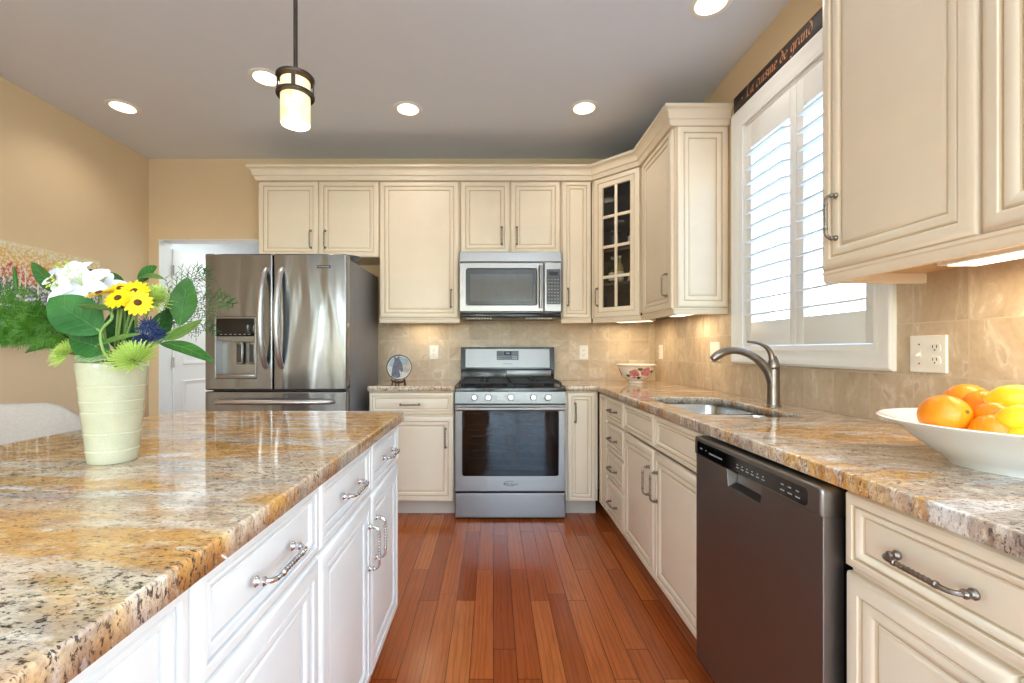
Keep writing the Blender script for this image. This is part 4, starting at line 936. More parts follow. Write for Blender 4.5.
# sign over the window
sg = thing('wall_sign', 'dark brown kitchen sign with copper French lettering above the window', 'sign', (XR-0.0005, 2.470, 2.4775), R90)
mb = MB(); mb.box(0, 0.94, -0.018, 0.0, 0.0, 0.0865, 0, 0.002); mb.build('board', 'signboard', sg)
mb = MB(); mb.box(-0.001, 0.941, -0.0185, -0.0005, 0.0867, 0.0895); mb.build('edge_strip', 'cabwood', sg)
def letters(mb, x, z, xh, s):
    nib = Vector((math.cos(0.7), math.sin(0.7)))*0.12
    def st(pts, smooth=True):
        q = catmull([(a, b, 0) for a, b in pts], 5) if smooth else [Vector((a, b, 0)) for a, b in pts]
        for i in range(len(q)-1):
            a, b = q[i].to_2d(), q[i+1].to_2d()
            quad = [a+nib, a-nib, b-nib, b+nib]
            mb.add([(x+(p.x+p.y*0.12)*xh, -0.0188, z+p.y*xh) for p in quad], [(0, 1, 2, 3)])
    A = {}
    for ch in s:
        if ch == ' ': x += 0.62*xh; continue
        w = 0.85
        if ch == 'L': st([(0.35, 1.75), (0.25, 0.9), (0.3, 0.1)]); st([(0.0, 0.05), (0.3, 0.12), (0.7, -0.02), (1.05, 0.12)]); st([(0.05, 1.6), (0.4, 1.8), (0.65, 1.65)]); w = 1.15
        elif ch == 'a': st([(0.55, 0.9), (0.2, 0.8), (0.05, 0.4), (0.2, 0.05), (0.5, 0.3)]); st([(0.58, 0.95), (0.52, 0.2), (0.72, 0.0)]); w = 0.86
        elif ch == 'c': st([(0.6, 0.85), (0.3, 0.95), (0.05, 0.5), (0.2, 0.05), (0.6, 0.15)]); w = 0.74
        elif ch == 'u': st([(0.05, 0.95), (0.08, 0.25), (0.25, 0.02), (0.55, 0.3)]); st([(0.58, 0.95), (0.56, 0.15), (0.72, 0.0)]); w = 0.88
        elif ch == 'i': st([(0.1, 0.95), (0.1, 0.15), (0.25, 0.0)]); st([(0.1, 1.35), (0.18, 1.42)]); w = 0.42
        elif ch == 's': st([(0.5, 0.85), (0.25, 0.98), (0.1, 0.72), (0.45, 0.35), (0.35, 0.03), (0.02, 0.1)]); w = 0.68
        elif ch == 'n': st([(0.08, 0.95), (0.08, 0.0)]); st([(0.1, 0.7), (0.35, 0.95), (0.52, 0.75), (0.52, 0.15), (0.68, 0.0)]); w = 0.84
        elif ch == 'e': st([(0.1, 0.5), (0.55, 0.62), (0.4, 0.95), (0.1, 0.75), (0.05, 0.35), (0.25, 0.02), (0.6, 0.15)]); w = 0.74
        elif ch == 'd': st([(0.15, 1.55), (0.55, 1.0), (0.6, 0.4), (0.3, 0.02), (0.05, 0.4), (0.2, 0.85), (0.5, 0.9)]); w = 0.84
        elif ch == 'g': st([(0.55, 0.85), (0.2, 0.9), (0.05, 0.5), (0.25, 0.1), (0.55, 0.4)]); st([(0.6, 0.95), (0.58, -0.1), (0.3, -0.55), (0.0, -0.4)]); w = 0.84
        elif ch == 'r': st([(0.1, 0.95), (0.1, 0.0)]); st([(0.12, 0.7), (0.35, 0.95), (0.55, 0.85)]); w = 0.64
        elif ch == '*': st([(0.0, 0.5), (0.2, 0.7)]); st([(0.0, 0.7), (0.2, 0.5)]); w = 0.75
        x += w*xh
    return x
lx = 0.078
for wd in ('*', 'La', 'cuisine', 'de', 'grand'):
    mb = MB(); lx = letters(mb, lx, 0.024, 0.0352, wd)+0.0352*0.55; mb.build('lettering', 'signtext', sg)

# ------------------------------------------------------------------ ceiling lights
def spot(name, loc, power, size=150, blend=0.7, col=(1.0, 0.90, 0.76), rad=0.05):
    d = bpy.data.lights.new(name, 'SPOT'); d.energy = power; d.spot_size = math.radians(size); d.spot_blend = blend; d.color = col; d.shadow_soft_size = rad
    o = bpy.data.objects.new(name, d); C.objects.link(o); o.location = loc; return o
llab = ['recessed ceiling light nearest the left wall', 'recessed ceiling light partly behind the hanging pendant', 'recessed ceiling light between the pendant and the range wall', 'recessed ceiling light in front of the corner cabinet', 'recessed ceiling light cut by the top edge, near the window']
for i, (x, y) in enumerate(LIGHTS):
    o = thing('recessed_light', llab[i], 'ceiling light', (x, y, H), 0, 'recessed ceiling lights')
    mb = MB(); mb.lathe([(0.074, 0.004), (0.070, -0.004), (0.082, -0.006), (0.094, -0.003), (0.095, -0.0006), (0.080, -0.0006)], 36); mb.build('trim_ring', 'baffle', o)
    mb = MB(); mb.lathe([(0.075, 0.004), (0.070, 0.03), (0.056, 0.07), (0.054, 0.07), (0.068, 0.03), (0.073, 0.004)], 36); mb.build('baffle', 'baffle', o)
    mb = MB(); mb.lathe([(0, 0.050), (0.030, 0.052), (0.052, 0.062), (0.054, 0.069), (0, 0.069)], 28); mb.build('lamp_lens', 'lamp', o)
    s = spot('recessed_lamp', (x, y, H+0.040), 14, 140, 0.8, (1.0, 0.94, 0.85)); s.parent = o; s.location = (0, 0, 0.040)

# pendant over the island
PX, PY = (295.5-493.5)*1.40/FPX, 1.40
pd = thing('pendant_light', 'small onyx pendant lamp on a dark rod hanging over the island', 'pendant lamp', (PX, PY, 1.85))
mb = MB(); mb.lathe([(0, H-1.85-0.022), (0.055, H-1.85-0.022), (0.062, H-1.85-0.012), (0.062, H-1.85-0.0005), (0, H-1.85-0.0005)], 28); mb.build('ceiling_canopy', 'bronze', pd)
mb = MB(); mb.tube([(0, 0, 0.196), (0, 0, H-1.85-0.02)], 0.0065, 12); mb.build('rod', 'bronze', pd)
mb = MB(); mb.lathe([(0.043, 0.025), (0.0445, 0.027), (0.0445, 0.160), (0.040, 0.160), (0.040, 0.027), (0.0415, 0.025), (0.043, 0.025)], 36); mb.lathe([(0, 0.044), (0.039, 0.045), (0.039, 0.049), (0, 0.049)], 30); mb.build('lamp_shade', 'onyx', pd)
mb = MB()
mb.lathe([(0.0450, 0.112), (0.056, 0.112), (0.0575, 0.115), (0.0575, 0.120), (0.056, 0.123), (0.0450, 0.123), (0.0450, 0.112)], 40); mb.build('lower_ring', 'bronze', pd)
mb = MB(); mb.lathe([(0, 0.166), (0.056, 0.166), (0.0575, 0.169), (0.0575, 0.174), (0.055, 0.177), (0.02, 0.179), (0.012, 0.196), (0, 0.197)], 40); mb.build('cap', 'bronze', pd)
for k in range(4):
    a = 2*PI*k/4-PI/2+0.30; mb = MB(); ca, sa = math.cos(a), math.sin(a)
    mb.box(0.0505, 0.0545, -0.006, 0.006, 0.118, 0.170); mb.xf(Matrix.Rotation(a, 4, 'Z')); mb.build('strap', 'bronze', pd)
pl = bpy.data.lights.new('pendant_bulb', 'POINT'); pl.energy = 5; pl.color = (1, 0.86, 0.64); pl.shadow_soft_size = 0.03
po = bpy.data.objects.new('pendant_bulb', pl); C.objects.link(po); po.parent = pd; po.location = (0, 0, 0.030)

# under-cabinet lights
def under(label, loc, rz, w, d, power):
    o = thing('under_cabinet_light', label, 'under-cabinet light', loc, rz, 'under-cabinet lights')
    mb = MB(); mb.box(-w/2, w/2, -d/2, d/2, -0.022, 0, 0, 0.005); mb.build('housing', 'plastic', o)
    mb = MB(); mb.box(-w/2+0.018, w/2-0.018, -d/2+0.012, d/2-0.012, -0.0245, -0.0222, 0, 0.001); mb.build('lens', 'undercab', o)
    l = area('under_cabinet_lamp', (0, 0, -0.027), (0, 0, 0), w-0.04, d-0.03, power, (1, 0.80, 0.52)); l.parent = o
    return o
under('flat under-cabinet light fixture above the fruit bowl', (1.20, 0.90, UZ0-0.0065), R90, 0.50, 0.10, 2.6)
under('under-cabinet light fixture below the glass corner cabinet', (1.10, 3.45, UZ0-0.0005), -PI/4, 0.30, 0.10, 1.8)
under('under-cabinet light fixture below the cabinet beside the window', (1.20, 2.80, UZ0-0.0005), R90, 0.26, 0.10, 1.6)
under('under-cabinet light fixture above the horse plate', (-0.56, 3.56, UZ0-0.0005), 0, 0.24, 0.10, 0.7)

# ------------------------------------------------------------------ outlets and switches
def outlet(label, loc, rz, kind='duplex', w=0.072, h=0.116):
    o = thing('wall_outlet' if 'duplex' in kind else 'light_switch', label, 'outlet' if 'duplex' in kind else 'switch', loc, rz)
    mb = MB(); plate_xz(mb, rpoly(rect(-w/2, w/2, -h/2, h/2), 0.004), [], 0.0, -0.006, 0.003); mb.build('cover_plate', 'plastic', o)
    xs = {'duplex': [0], 'toggle': [], 'toggle_duplex': [w*0.22], 'rocker': []}[kind]
    for x in xs:
        for z in (-0.0195, 0.0195):
            mb = MB(); plate_xz(mb, rpoly(rect(x-0.0165, x+0.0165, z-0.014, z+0.014), 0.011), [], -0.0055, -0.008, 0.001); r = mb.build('receptacle', 'plastic', o)
            mb = MB()
            for sx in (-0.006, 0.006): mb.box(x+sx-0.0011, x+sx+0.0011, -0.0086, -0.008, z-0.001, z+0.008)
            a = len(mb.v); mb.lathe([(0, 0), (0.0024, 0), (0.0024, 0.0006), (0, 0.0006)], 10); mb.xf(Matrix.Translation((x, -0.008, z-0.007)) @ Matrix.Rotation(PI/2, 4, 'X'), a); mb.build('slots', 'slot', r)
    if 'toggle' in kind:
        x = -w*0.22 if kind == 'toggle_duplex' else 0
        mb = MB(); mb.box(x-0.005, x+0.005, -0.007, -0.0055, -0.012, 0.012); mb.loft([[(x+sx*0.004, y, z) for y, z in ((-0.006, -0.004), (-0.019, -0.009), (-0.020, -0.004), (-0.006, 0.005))] for sx in (-1, 1)]); mb.build('toggle', 'plastic', o)
        mb = MB()
        for z in (-0.03, 0.03): mb.lathe([(0, 0), (0.0028, 0), (0.0028, 0.0008), (0, 0.001)], 10); mb.xf(Matrix.Translation((x, -0.006, z)) @ Matrix.Rotation(PI/2, 4, 'X'), len(mb.v)-40)
        mb.build('screw', 'nickel', o)
    if kind == 'rocker':
        mb = MB(); mb.loft([[(sx, y, z) for y, z in ((-0.006, -0.033), (-0.009, -0.033), (-0.0065, 0.033), (-0.006, 0.033))] for sx in (-0.040, -0.007)]); mb.loft([[(sx, y, z) for y, z in ((-0.006, -0.033), (-0.009, -0.033), (-0.0065, 0.033), (-0.006, 0.033))] for sx in (0.007, 0.040)]); mb.build('rocker', 'plastic', o)
yw = YB-0.0095
outlet('white wall outlet right of the horse plate', P(434, 352.5, yw), 0)
outlet('white wall outlet right of the range', P(583.5, 352.5, yw), 0)
xw = XR-0.0095
Yc = lambda px: xw*FPX/(px-493.5)
def R(px, py): Y = Yc(px); return Vector((xw, Y, CAMZ+(350.5-py)*Y/FPX))
outlet('narrow-looking white outlet on the side wall nearest the corner', R(661, 352), R90)
outlet('white switch plate partly behind the faucet spout', R(715.5, 351.5), R90, 'rocker', 0.112)
outlet('wide white plate with a toggle switch and an outlet above the fruit bowl', R(929, 354), R90, 'toggle_duplex', 0.116, 0.116)

# ------------------------------------------------------------------ small things on the counters
hp_ = thing('decorative_plate', 'round plate painted with a grey horse, standing on a dark stand', 'plate', (-0.672, 3.155, CZ1+0.126))
def tilt(mb, a=-0.16): mb.xf(Matrix.Rotation(a, 4, 'X') @ Matrix.Rotation(PI/2, 4, 'X')); return mb
mb = MB(); mb.lathe([(0, 0.0), (0.06, 0.0), (0.084, 0.003), (0.0895, 0.009), (0.0905, 0.011), (0.0885, 0.0115), (0.084, 0.0055), (0.082, 0.0035), (0, 0.0035)], 48); tilt(mb); mb.build('dish', 'porcelain', hp_)
def flat_shape(pts, zoff, name, m, sc=1.6):
    pts = [(a*sc, b*sc) for a, b in pts]
    mb = MB(); q = [p.to_2d() for p in catmull([(a, b, 0) for a, b in pts]+[(pts[0][0]*1.0, pts[0][1], 0)], 4)][:-1]
    vs, fs = fill2d([q]); mb.add([(p.x, p.y, zoff) for p in vs], fs); tilt(mb); return mb.build(name, m, hp_)
M['plate_blue'] = plain('painted_sky', srgb(150, 168, 178), 0.2, var=0.25, scale=30)
M['plate_grey'] = plain('painted_horse_grey', srgb(92, 92, 106), 0.2, var=0.3, scale=50)
M['plate_tan'] = plain('painted_tan', srgb(176, 160, 142), 0.2, var=0.25, scale=50)
M['plate_tan2'] = plain('painted_pale_ground', srgb(196, 186, 174), 0.2, var=0.2, scale=40)
M['plate_rim'] = plain('plate_grey_rim', srgb(110, 108, 104), 0.25, 0.3, var=0.1)
mb = MB(); mb.lathe([(0.083, 0.0052), (0.0865, 0.0118), (0.0885, 0.0138), (0.0912, 0.0120), (0.0905, 0.0100)], 48); tilt(mb); mb.build('rim_band', 'plate_rim', hp_)
flat_shape([(0.0505*math.cos(2*PI*k/20), 0.0505*math.sin(2*PI*k/20)) for k in range(20)], 0.0039, 'painted_ground', 'plate_tan2')
flat_shape([(-0.041, 0.028), (-0.029, 0.040), (0, 0.0495), (0.029, 0.040), (0.041, 0.028), (0.047, 0.005), (0, 0.0), (-0.047, 0.006)], 0.0042, 'painted_sky', 'plate_blue')
flat_shape([(0.018, 0.02), (0.032, 0.026), (0.044, 0.012), (0.048, -0.012), (0.036, -0.022), (0.022, -0.02), (0.016, 0.0)], 0.0046, 'painted_foal', 'plate_tan')
flat_shape([(-0.034, -0.04), (-0.03, 0.0), (-0.022, 0.03), (-0.024, 0.05), (-0.012, 0.04), (-0.002, 0.052), (0.0, 0.036), (0.012, 0.018), (0.018, -0.012), (0.012, -0.022), (0.0, -0.012), (0.006, -0.04), (-0.012, -0.048)], 0.0050, 'painted_horse', 'plate_grey')
st_ = thing('plate_stand', 'small dark wooden stand holding the horse plate', 'stand', (-0.672, 3.155, CZ1+0.0005))
mb = MB()
for s in (-1, 1):
    mb.tube([(s*0.045, -0.035, 0.0), (s*0.043, -0.03, 0.02), (s*0.03, -0.022, 0.03), (s*0.03, 0.03, 0.028), (s*0.036, 0.05, 0.0)], 0.0055, 8)
    mb.tube([(s*0.05, -0.036, 0.042), (s*0.043, -0.036, 0.030), (s*0.03, -0.024, 0.026), (s*0.022, -0.018, 0.02)], 0.005, 8)
    mb.tube([(s*0.03, 0.012, 0.03), (s*0.025, 0.045, 0.10)], 0.0045, 8)
mb.tube([(-0.032, -0.02, 0.022), (0, -0.022, 0.016), (0.032, -0.02, 0.022)], 0.006, 8); mb.tube([(0, -0.022, 0.016), (0, -0.03, 0.0)], 0.006, 8); mb.tube([(-0.032, 0.03, 0.02), (0.032, 0.03, 0.02)], 0.005, 8); mb.tube([(-0.026, 0.043, 0.095), (0.026, 0.043, 0.095)], 0.0045, 8)
mb.build('stand_frame', 'darkwood', st_)

# floral bowl in the corner
fb = thing('floral_bowl', 'cream footed bowl painted with pink roses in the counter corner', 'bowl', (1.078, 3.34, CZ1+0.0005))
prof = [(0, 0), (0.055, 0), (0.058, 0.003), (0.055, 0.012), (0.054, 0.018), (0.075, 0.028), (0.105, 0.055), (0.122, 0.095), (0.130, 0.122), (0.150, 0.136), (0.152, 0.140), (0.148, 0.142), (0.126, 0.127), (0.116, 0.095), (0.10, 0.06), (0.07, 0.034), (0, 0.028)]
mb = MB(); mb.lathe(prof, 48); b = mb.build('bowl_body', 'creamware', fb)
def patch(az, zc, rad, m, name, squash=1.0, pts=10):
    mb = MB(); ring = []
    def surf(u, z):
        z = max(0.02, min(0.128, z))
        for i in range(5, 9):
            (r0, z0), (r1, z1) = prof[i-1], prof[i]
            if z0 <= z <= z1: r = r0+(r1-r0)*(z-z0)/(z1-z0); break
        else: r = 0.13
        r += 0.0012; a = az+u/0.11; return (r*math.cos(a), r*math.sin(a), z)
    N = 14; vs = [surf(0, zc)]; fs = []
    for ring_i in (1, 2):
        for k in range(N):
            a = 2*PI*k/N; q = rad*ring_i/2*(1+0.12*math.sin(pts*a)); vs.append(surf(q*math.cos(a), zc+q*math.sin(a)*squash))
    for k in range(N):
        fs.append((0, 1+k, 1+(k+1) % N)); fs.append((1+k, 1+N+k, 1+N+(k+1) % N, 1+(k+1) % N))
    mb.add(vs, fs); mb.build(name, m, b)
for az, zc, rad in ((-PI/2-0.42, 0.074, 0.034), (-PI/2+0.30, 0.084, 0.038), (0.3, 0.08, 0.036), (PI/2, 0.08, 0.036), (PI-0.2, 0.08, 0.034)): patch(az, zc, rad, 'rose', 'painted_rose')
for az, zc in ((-PI/2-0.08, 0.108), (-PI/2+0.78, 0.09), (-PI/2-0.85, 0.06), (-PI/2-0.12, 0.045)): patch(az, zc, 0.017, 'roseleaf', 'painted_leaf', 0.6, 3)

# fruit bowl
FB = V(1.095, 0.920, CZ1+0.0005)
fr = thing('fruit_bowl', 'wide white porcelain bowl full of oranges and lemons', 'bowl', FB)
mb = MB(); mb.lathe([(0, 0.004), (0.10, 0.0), (0.106, 0.0), (0.107, 0.004), (0.125, 0.020), (0.165, 0.052), (0.195, 0.080), (0.224, 0.092), (0.227, 0.095), (0.223, 0.097), (0.192, 0.087), (0.160, 0.060), (0.120, 0.028), (0.0, 0.014)], 64); mb.build('bowl_body', 'porcelain', fr)
BP = [(0.0, 0.016), (0.120, 0.031), (0.160, 0.063), (0.192, 0.089), (0.223, 0.099)]
def clear_of_bowl(p, r):
    rho = math.hypot(p.x-FB.x, p.y-FB.y); z = p.z-FB.z; best = 9
    for (a, b), (c, d) in zip(BP, BP[1:]):
        for k in range(9):
            u = a+(c-a)*k/8; w = b+(d-b)*k/8; best = min(best, math.hypot(rho-u, z-w))
    if rho < 0.22:
        for (a, b), (c, d) in zip(BP, BP[1:]):
            if a <= rho <= c and z < b+(d-b)*(rho-a)/(c-a): return False
    return best >= r
def citrus(label, p, r, m, name='orange', el=1.0, ax=(0, 0, 1), stalk=None, cat=None, grp='fruit in the white bowl'):
    p = Vector(p); eye = Vector((0, 0, CAMZ)); re = r*(1+(el-1)*0.5)+0.001
    for _ in range(60):                      # settle it inside the bowl
        if clear_of_bowl(p, re): break
        p = p+(p-eye).normalized()*0.004 if math.hypot(p.x-FB.x, p.y-FB.y) > 0.03 else p+Vector((0, 0, 0.004))
    o = thing(name, label, cat or name, p, 0, grp)
    bm = bmesh.new(); bmesh.ops.create_uvsphere(bm, u_segments=28, v_segments=18, radius=1.0)
    for v in bm.verts:
        z = v.co.z; nip = 0.0
        if el > 1.1: nip = 0.16*max(0, abs(z)-0.9)/0.1
        v.co = Vector((v.co.x*r, v.co.y*r, (z*el+math.copysign(nip, z))*r))
    mb = MB(); mb.bm(bm); q = Vector((0, 0, 1)).rotation_difference(Vector(ax).normalized()).to_matrix().to_4x4(); mb.xf(q); mb.build('peel', m, o)
    if stalk:
        d = Vector(stalk).normalized(); e = r
        mb = MB(); mb.lathe([(0, -0.001), (0.004, -0.0005), (0.0035, 0.0015), (0, 0.002)], 10); mb.xf(Matrix.Translation(d*e) @ Vector((0, 0, 1)).rotation_difference(d).to_matrix().to_4x4()); mb.build('stalk_button', 'stalk', o)
    return o
def FP(px, py, Y): return P(px, py, Y)
r1 = 0.043
citrus('large orange at the left front of the fruit bowl, stalk end towards the viewer', FP(944.5, 415.5, 0.925), r1, 'orange', stalk=(0.1, -0.93, 0.3))
citrus('orange at the back left, behind the front orange', FP(967, 403, 1.010), r1, 'orange')
citrus('orange behind the others, half hidden at the back', FP(984, 407, 0.965), 0.036, 'orange')
citrus('small orange in the middle of the bowl', FP(994, 417, 0.885), 0.030, 'orange')
citrus('orange lowest at the front rim of the bowl', FP(993, 432, 0.845), 0.034, 'orange')
citrus('long yellow lemon lying on top of the fruit at the right', FP(1016, 399.5, 0.905), 0.030, 'mango', 'lemon', 1.38, (0.8, -0.6, 0.05))
citrus('round yellow lemon touching the right edge of the picture', FP(1020, 418.5, 0.835), 0.026, 'lemon', 'lemon', 1.25, (0.6, -0.7, 0.2))
citrus('yellow lemon at the lower right edge of the picture, by the front rim', FP(1030, 437, 0.80), 0.028, 'lemon', 'lemon', 1.25, (0.9, -0.2, 0.1))

# bottles and jars behind the corner cabinet glass
def lathe_thing(name, label, cat, loc, parts, grp='bottles and jars in the glass cabinet'):
    o = thing(name, label, cat, loc, 0, grp)
    for pn, prof, m in parts: mb = MB(); mb.lathe(prof, 24); mb.build(pn, m, o)
    return o
M['bottle_dark'] = plain('dark_bottle_glass', srgb(38, 40, 30), 0.1); M['bottle_oil'] = plain('pale_oil_glass', srgb(170, 150, 90), 0.1); M['cap_w'] = plain('pale_cap', srgb(220, 216, 205), 0.4); M['paperlabel'] = plain('paper_label', srgb(214, 208, 190), 0.7); M['clearish'] = glass('tumbler_glass', (0.9, 0.93, 0.93, 1), 0.1)
def bottle(h, r): return [(0, 0), (r*0.95, 0), (r, 0.004), (r, h*0.55), (r*0.8, h*0.66), (r*0.36, h*0.76), (r*0.34, h*0.93), (0, h*0.93)]
def capp(h, r): return [(0, h*0.931), (r*0.42, h*0.931), (r*0.42, h), (0, h)]
def lab(h, r): return [(r*1.01, h*0.12), (r*1.02, h*0.12), (r*1.02, h*0.42), (r*1.01, h*0.42)]
cb = lambda a, b: V(0.752+a*0.7071+b*0.7071, UY-a*0.7071+b*0.7071, 0)     # a along the door, b behind it
S = [UZ0+0.0185, 1.6645, 1.9145, 2.1645]
for nm, lb, a, b, s, h, r, m in (('bottle', 'dark bottle at the left on the second shelf of the glass cabinet', 0.115, 0.10, 1, 0.20, 0.028, 'bottle_dark'), ('bottle', 'pale oil bottle beside the dark bottle in the glass cabinet', 0.175, 0.10, 1, 0.205, 0.030, 'bottle_oil'),
        ('bottle', 'tall dark bottle on the third shelf of the glass cabinet', 0.265, 0.12, 2, 0.215, 0.03, 'bottle_dark')):
    p = cb(a, b); lathe_thing(nm, lb, 'bottle', (p.x, p.y, S[s]), [('bottle_body', bottle(h, r), m), ('cap', capp(h, r), 'cap_w'), ('paper_label', lab(h, r), 'paperlabel')])
p = cb(0.13, 0.13); lathe_thing('glass_jar', 'wide glass jar at the left on the third shelf of the glass cabinet', 'jar', (p.x, p.y, S[2]), [('jar_body', [(0, 0), (0.042, 0), (0.045, 0.005), (0.045, 0.11), (0.038, 0.13), (0.038, 0.14), (0.036, 0.14), (0.036, 0.128), (0.043, 0.108), (0.043, 0.006), (0, 0.004)], 'clearish'), ('lid', [(0, 0.1405), (0.042, 0.1405), (0.042, 0.155), (0, 0.157)], 'plate_rim')])
p = cb(0.255, 0.12); o = thing('note_card', 'small white card leaning on the second shelf of the glass cabinet', 'card', (p.x, p.y, S[1]), -PI/4)
mb = MB(); mb.box(-0.03, 0.03, -0.0015, 0.0015, 0, 0.075, 0, 0.0005); mb.xf(Matrix.Rotation(0.25, 4, 'Y') @ Matrix.Translation((0, 0, 0.006))); mb.build('card', 'paperlabel', o)
p = cb(0.19, 0.13); lathe_thing('glass_bowl', 'shallow pale bowl on the bottom shelf of the glass cabinet', 'bowl', (p.x, p.y, S[0]), [('bowl_body', [(0, 0), (0.03, 0), (0.06, 0.02), (0.085, 0.048), (0.083, 0.05), (0.058, 0.024), (0, 0.006)], 'creamware')])

# ------------------------------------------------------------------ left side: painting and chair
t = NT('birch_canvas'); tc = t.new('ShaderNodeTexCoord'); spx = t.new('ShaderNodeSeparateXYZ'); t.link(tc.outputs['Object'], spx.inputs[0])
mr = t.new('ShaderNodeMapRange'); mr.inputs[1].default_value = 1.20; mr.inputs[2].default_value = 1.80; t.link(spx.outputs[2], mr.inputs[0])
co = t.coords(); n1 = t.noise(co, 16, 5, 0.6); n2 = t.noise(co, 55, 4, 0.7)
ad = t.new('ShaderNodeMath', operation='MULTIPLY_ADD'); ad.inputs[1].default_value = 0.35; ad.inputs[2].default_value = -0.175; t.link(n1, ad.inputs[0])
a2 = t.new('ShaderNodeMath', operation='ADD'); t.link(mr.outputs[0], a2.inputs[0]); t.link(ad.outputs[0], a2.inputs[1])
c = t.ramp(a2.outputs[0], [(0.0, srgb(46, 76, 56)), (0.45, srgb(52, 78, 74)), (0.58, srgb(74, 96, 98)), (0.66, srgb(206, 126, 62)), (0.72, srgb(190, 62, 40)), (0.78, srgb(226, 168, 78)), (0.90, srgb(222, 184, 100)), (1.0, srgb(226, 206, 160))])
c = t.mix(t.ramp(n2, [(0.47, G(0)), (0.56, G(0.85))]), c, srgb(236, 232, 216)); t.link(c, t.b.inputs['Base Color']); t.set(Roughness=0.7); M['canvas'] = t.m
M['birch'] = plain('painted_birch', srgb(236, 232, 222), 0.7, var=0.2, scale=60)
pt = thing('painting', 'unframed canvas of white birches in autumn colours on the left wall', 'painting', (XL, 0, 0))
mb = MB(); mb.box(0.0008, 0.036, 2.02, 3.20, 1.20, 1.803, 0, 0.002)
rnd = random.Random(3)
for k in range(15):
    y = 2.06+k*0.058+rnd.uniform(-0.015, 0.015); w = rnd.uniform(0.008, 0.016); dx = rnd.uniform(-0.03, 0.03); zt = rnd.uniform(1.56, 1.74)
    if y > 2.86: continue
    mb.add([(0.0363, y-w/2, 1.205), (0.0363, y+w/2, 1.205), (0.0363, y+dx+w/4, zt), (0.0363, y+dx-w/4, zt)], [(0, 1, 2, 3)], 1)
mb.build('canvas', ['canvas', 'birch'], pt)
ch = thing('dining_chair', 'beige upholstered chair with a rounded back left of the island', 'chair', (-1.775, 1.86, 0), 0.06)
def chair():
    # curved upholstered back (towards the camera), seat, four legs
    mb = MB(); L = []; N = 14
    for k in range(N+1):
        u = -1+2*k/N; x = 0.25*u; ycurve = 0.07*(u*u)
        top = 0.972-0.10*max(0, abs(u)-0.55)**2/0.2
        th = 0.032*(1-0.25*abs(u)**4)
        ring = []
        for j in range(16):
            a = 2*PI*j/16; zc = (0.52+top)/2; hz = (top-0.52)/2
            ca, sa = math.cos(a), math.sin(a)
            ring.append((x, -0.24+ycurve+th*math.copysign(abs(ca)**0.7, ca)-0.05*((zc+hz*sa-0.5)/0.45), zc+hz*math.copysign(abs(sa)**0.45, sa)))
        L.append(ring)
    mb.loft(L); mb.build('backrest', 'linen', ch, smooth=60)
    mb = MB(); mb.box(-0.24, 0.24, -0.22, 0.25, 0.40, 0.49, 0, 0.03, 4); mb.build('seat', 'linen', ch, smooth=60)
    for sx in (-1, 1):
        for y, dy in ((-0.19, -0.05), (0.21, 0.02)):
            m = MB(); m.tube([(sx*0.20, y, 0.41), (sx*0.215, y+dy, 0.0)], [0.022, 0.014], 10); m.build('leg', 'darkwood', ch)
        m = MB(); m.tube([(sx*0.2, -0.20, 0.44), (sx*0.2, -0.235, 0.60)], 0.013, 8); m.build('back_post', 'darkwood', ch)
chair()

# ------------------------------------------------------------------ vase and bouquet
VX, VY = -0.848, 0.985
vs_ = thing('vase', 'pale green crackle-glazed ribbed vase on the island', 'vase', (VX, VY, CZ1+0.0005))
prof = [(0, 0), (0.042, 0), (0.0445, 0.003)]
for z in (0.028, 0.066, 0.112, 0.136, 0.168): prof += [(0.0445+0.0195*z/0.22, z-0.004), (0.0445+0.0195*z/0.22+0.0009, z-0.001), (0.0445+0.0195*z/0.22-0.0006, z+0.0015), (0.0445+0.0195*z/0.22+0.0002, z+0.004)]
prof += [(0.063, 0.205), (0.0645, 0.218), (0.0635, 0.220), (0.061, 0.217), (0.058, 0.18), (0.041, 0.02), (0, 0.012)]
mb = MB(); mb.lathe(prof, 56); mb.build('vase_body', 'vase', vs_)
ROOT = V(VX, VY, CZ1+0.13)
def leaf_mesh(base, tip, width, nrm, droop=0.0, fold=0.15, wave=0.0, shape=0.45, vein=True):
    base, tip = Vector(base), Vector(tip); d = tip-base; L = d.length; d.normalize()
    nrm = Vector(nrm); nrm = (nrm-d*nrm.dot(d)).normalized(); side = d.cross(nrm)
    mb = MB(); N = 14; K = 6; vs = []; fs = []
    for i in range(N+1):
        u = i/N; w = width*0.5*(math.sin(PI*u**(0.5/(1-shape) if shape < 1 else 1))**0.75 if 0 < u < 1 else 0.002)
        for k in range(K+1):
            s = -1+2*k/K
            p = base+d*(L*u)+side*(w*s)+nrm*(droop*L*4*u*(1-u)*1.0+fold*w*(abs(s))+wave*w*math.sin(u*9+s*1.3)-0.0*u)
            vs.append(p)
    for i in range(N):
        for k in range(K): a = i*(K+1)+k; fs.append((a, a+1, a+K+2, a+K+1))
    top = len(vs); vs += [p-nrm*0.0007 for p in vs]
    fs += [tuple(j+top for j in f[::-1]) for f in fs]
    mb.add(vs, fs, 0)
    if vein:
        pts = [base+d*(L*i/N)+nrm*(droop*L*4*(i/N)*(1-i/N)+0.0006) for i in range(N+1)]
        mb.tube(pts, [0.0011*(1-0.7*i/N) for i in range(N+1)], 5, 1)
        for i in range(2, N-2, 2):
            for s in (-1, 1):
                w = width*0.5*math.sin(PI*((i+1.6)/N)**(0.5/(1-shape)))**0.75*0.8; j = min(N, i+2)
                q = base+d*(L*j/N)+side*(w*s)+nrm*(droop*L*4*(j/N)*(1-j/N)+fold*w+0.0008); mb.tube([pts[i], (pts[i]+q)/2+nrm*0.0006, q], 0.0004, 4, 1)
    return mb
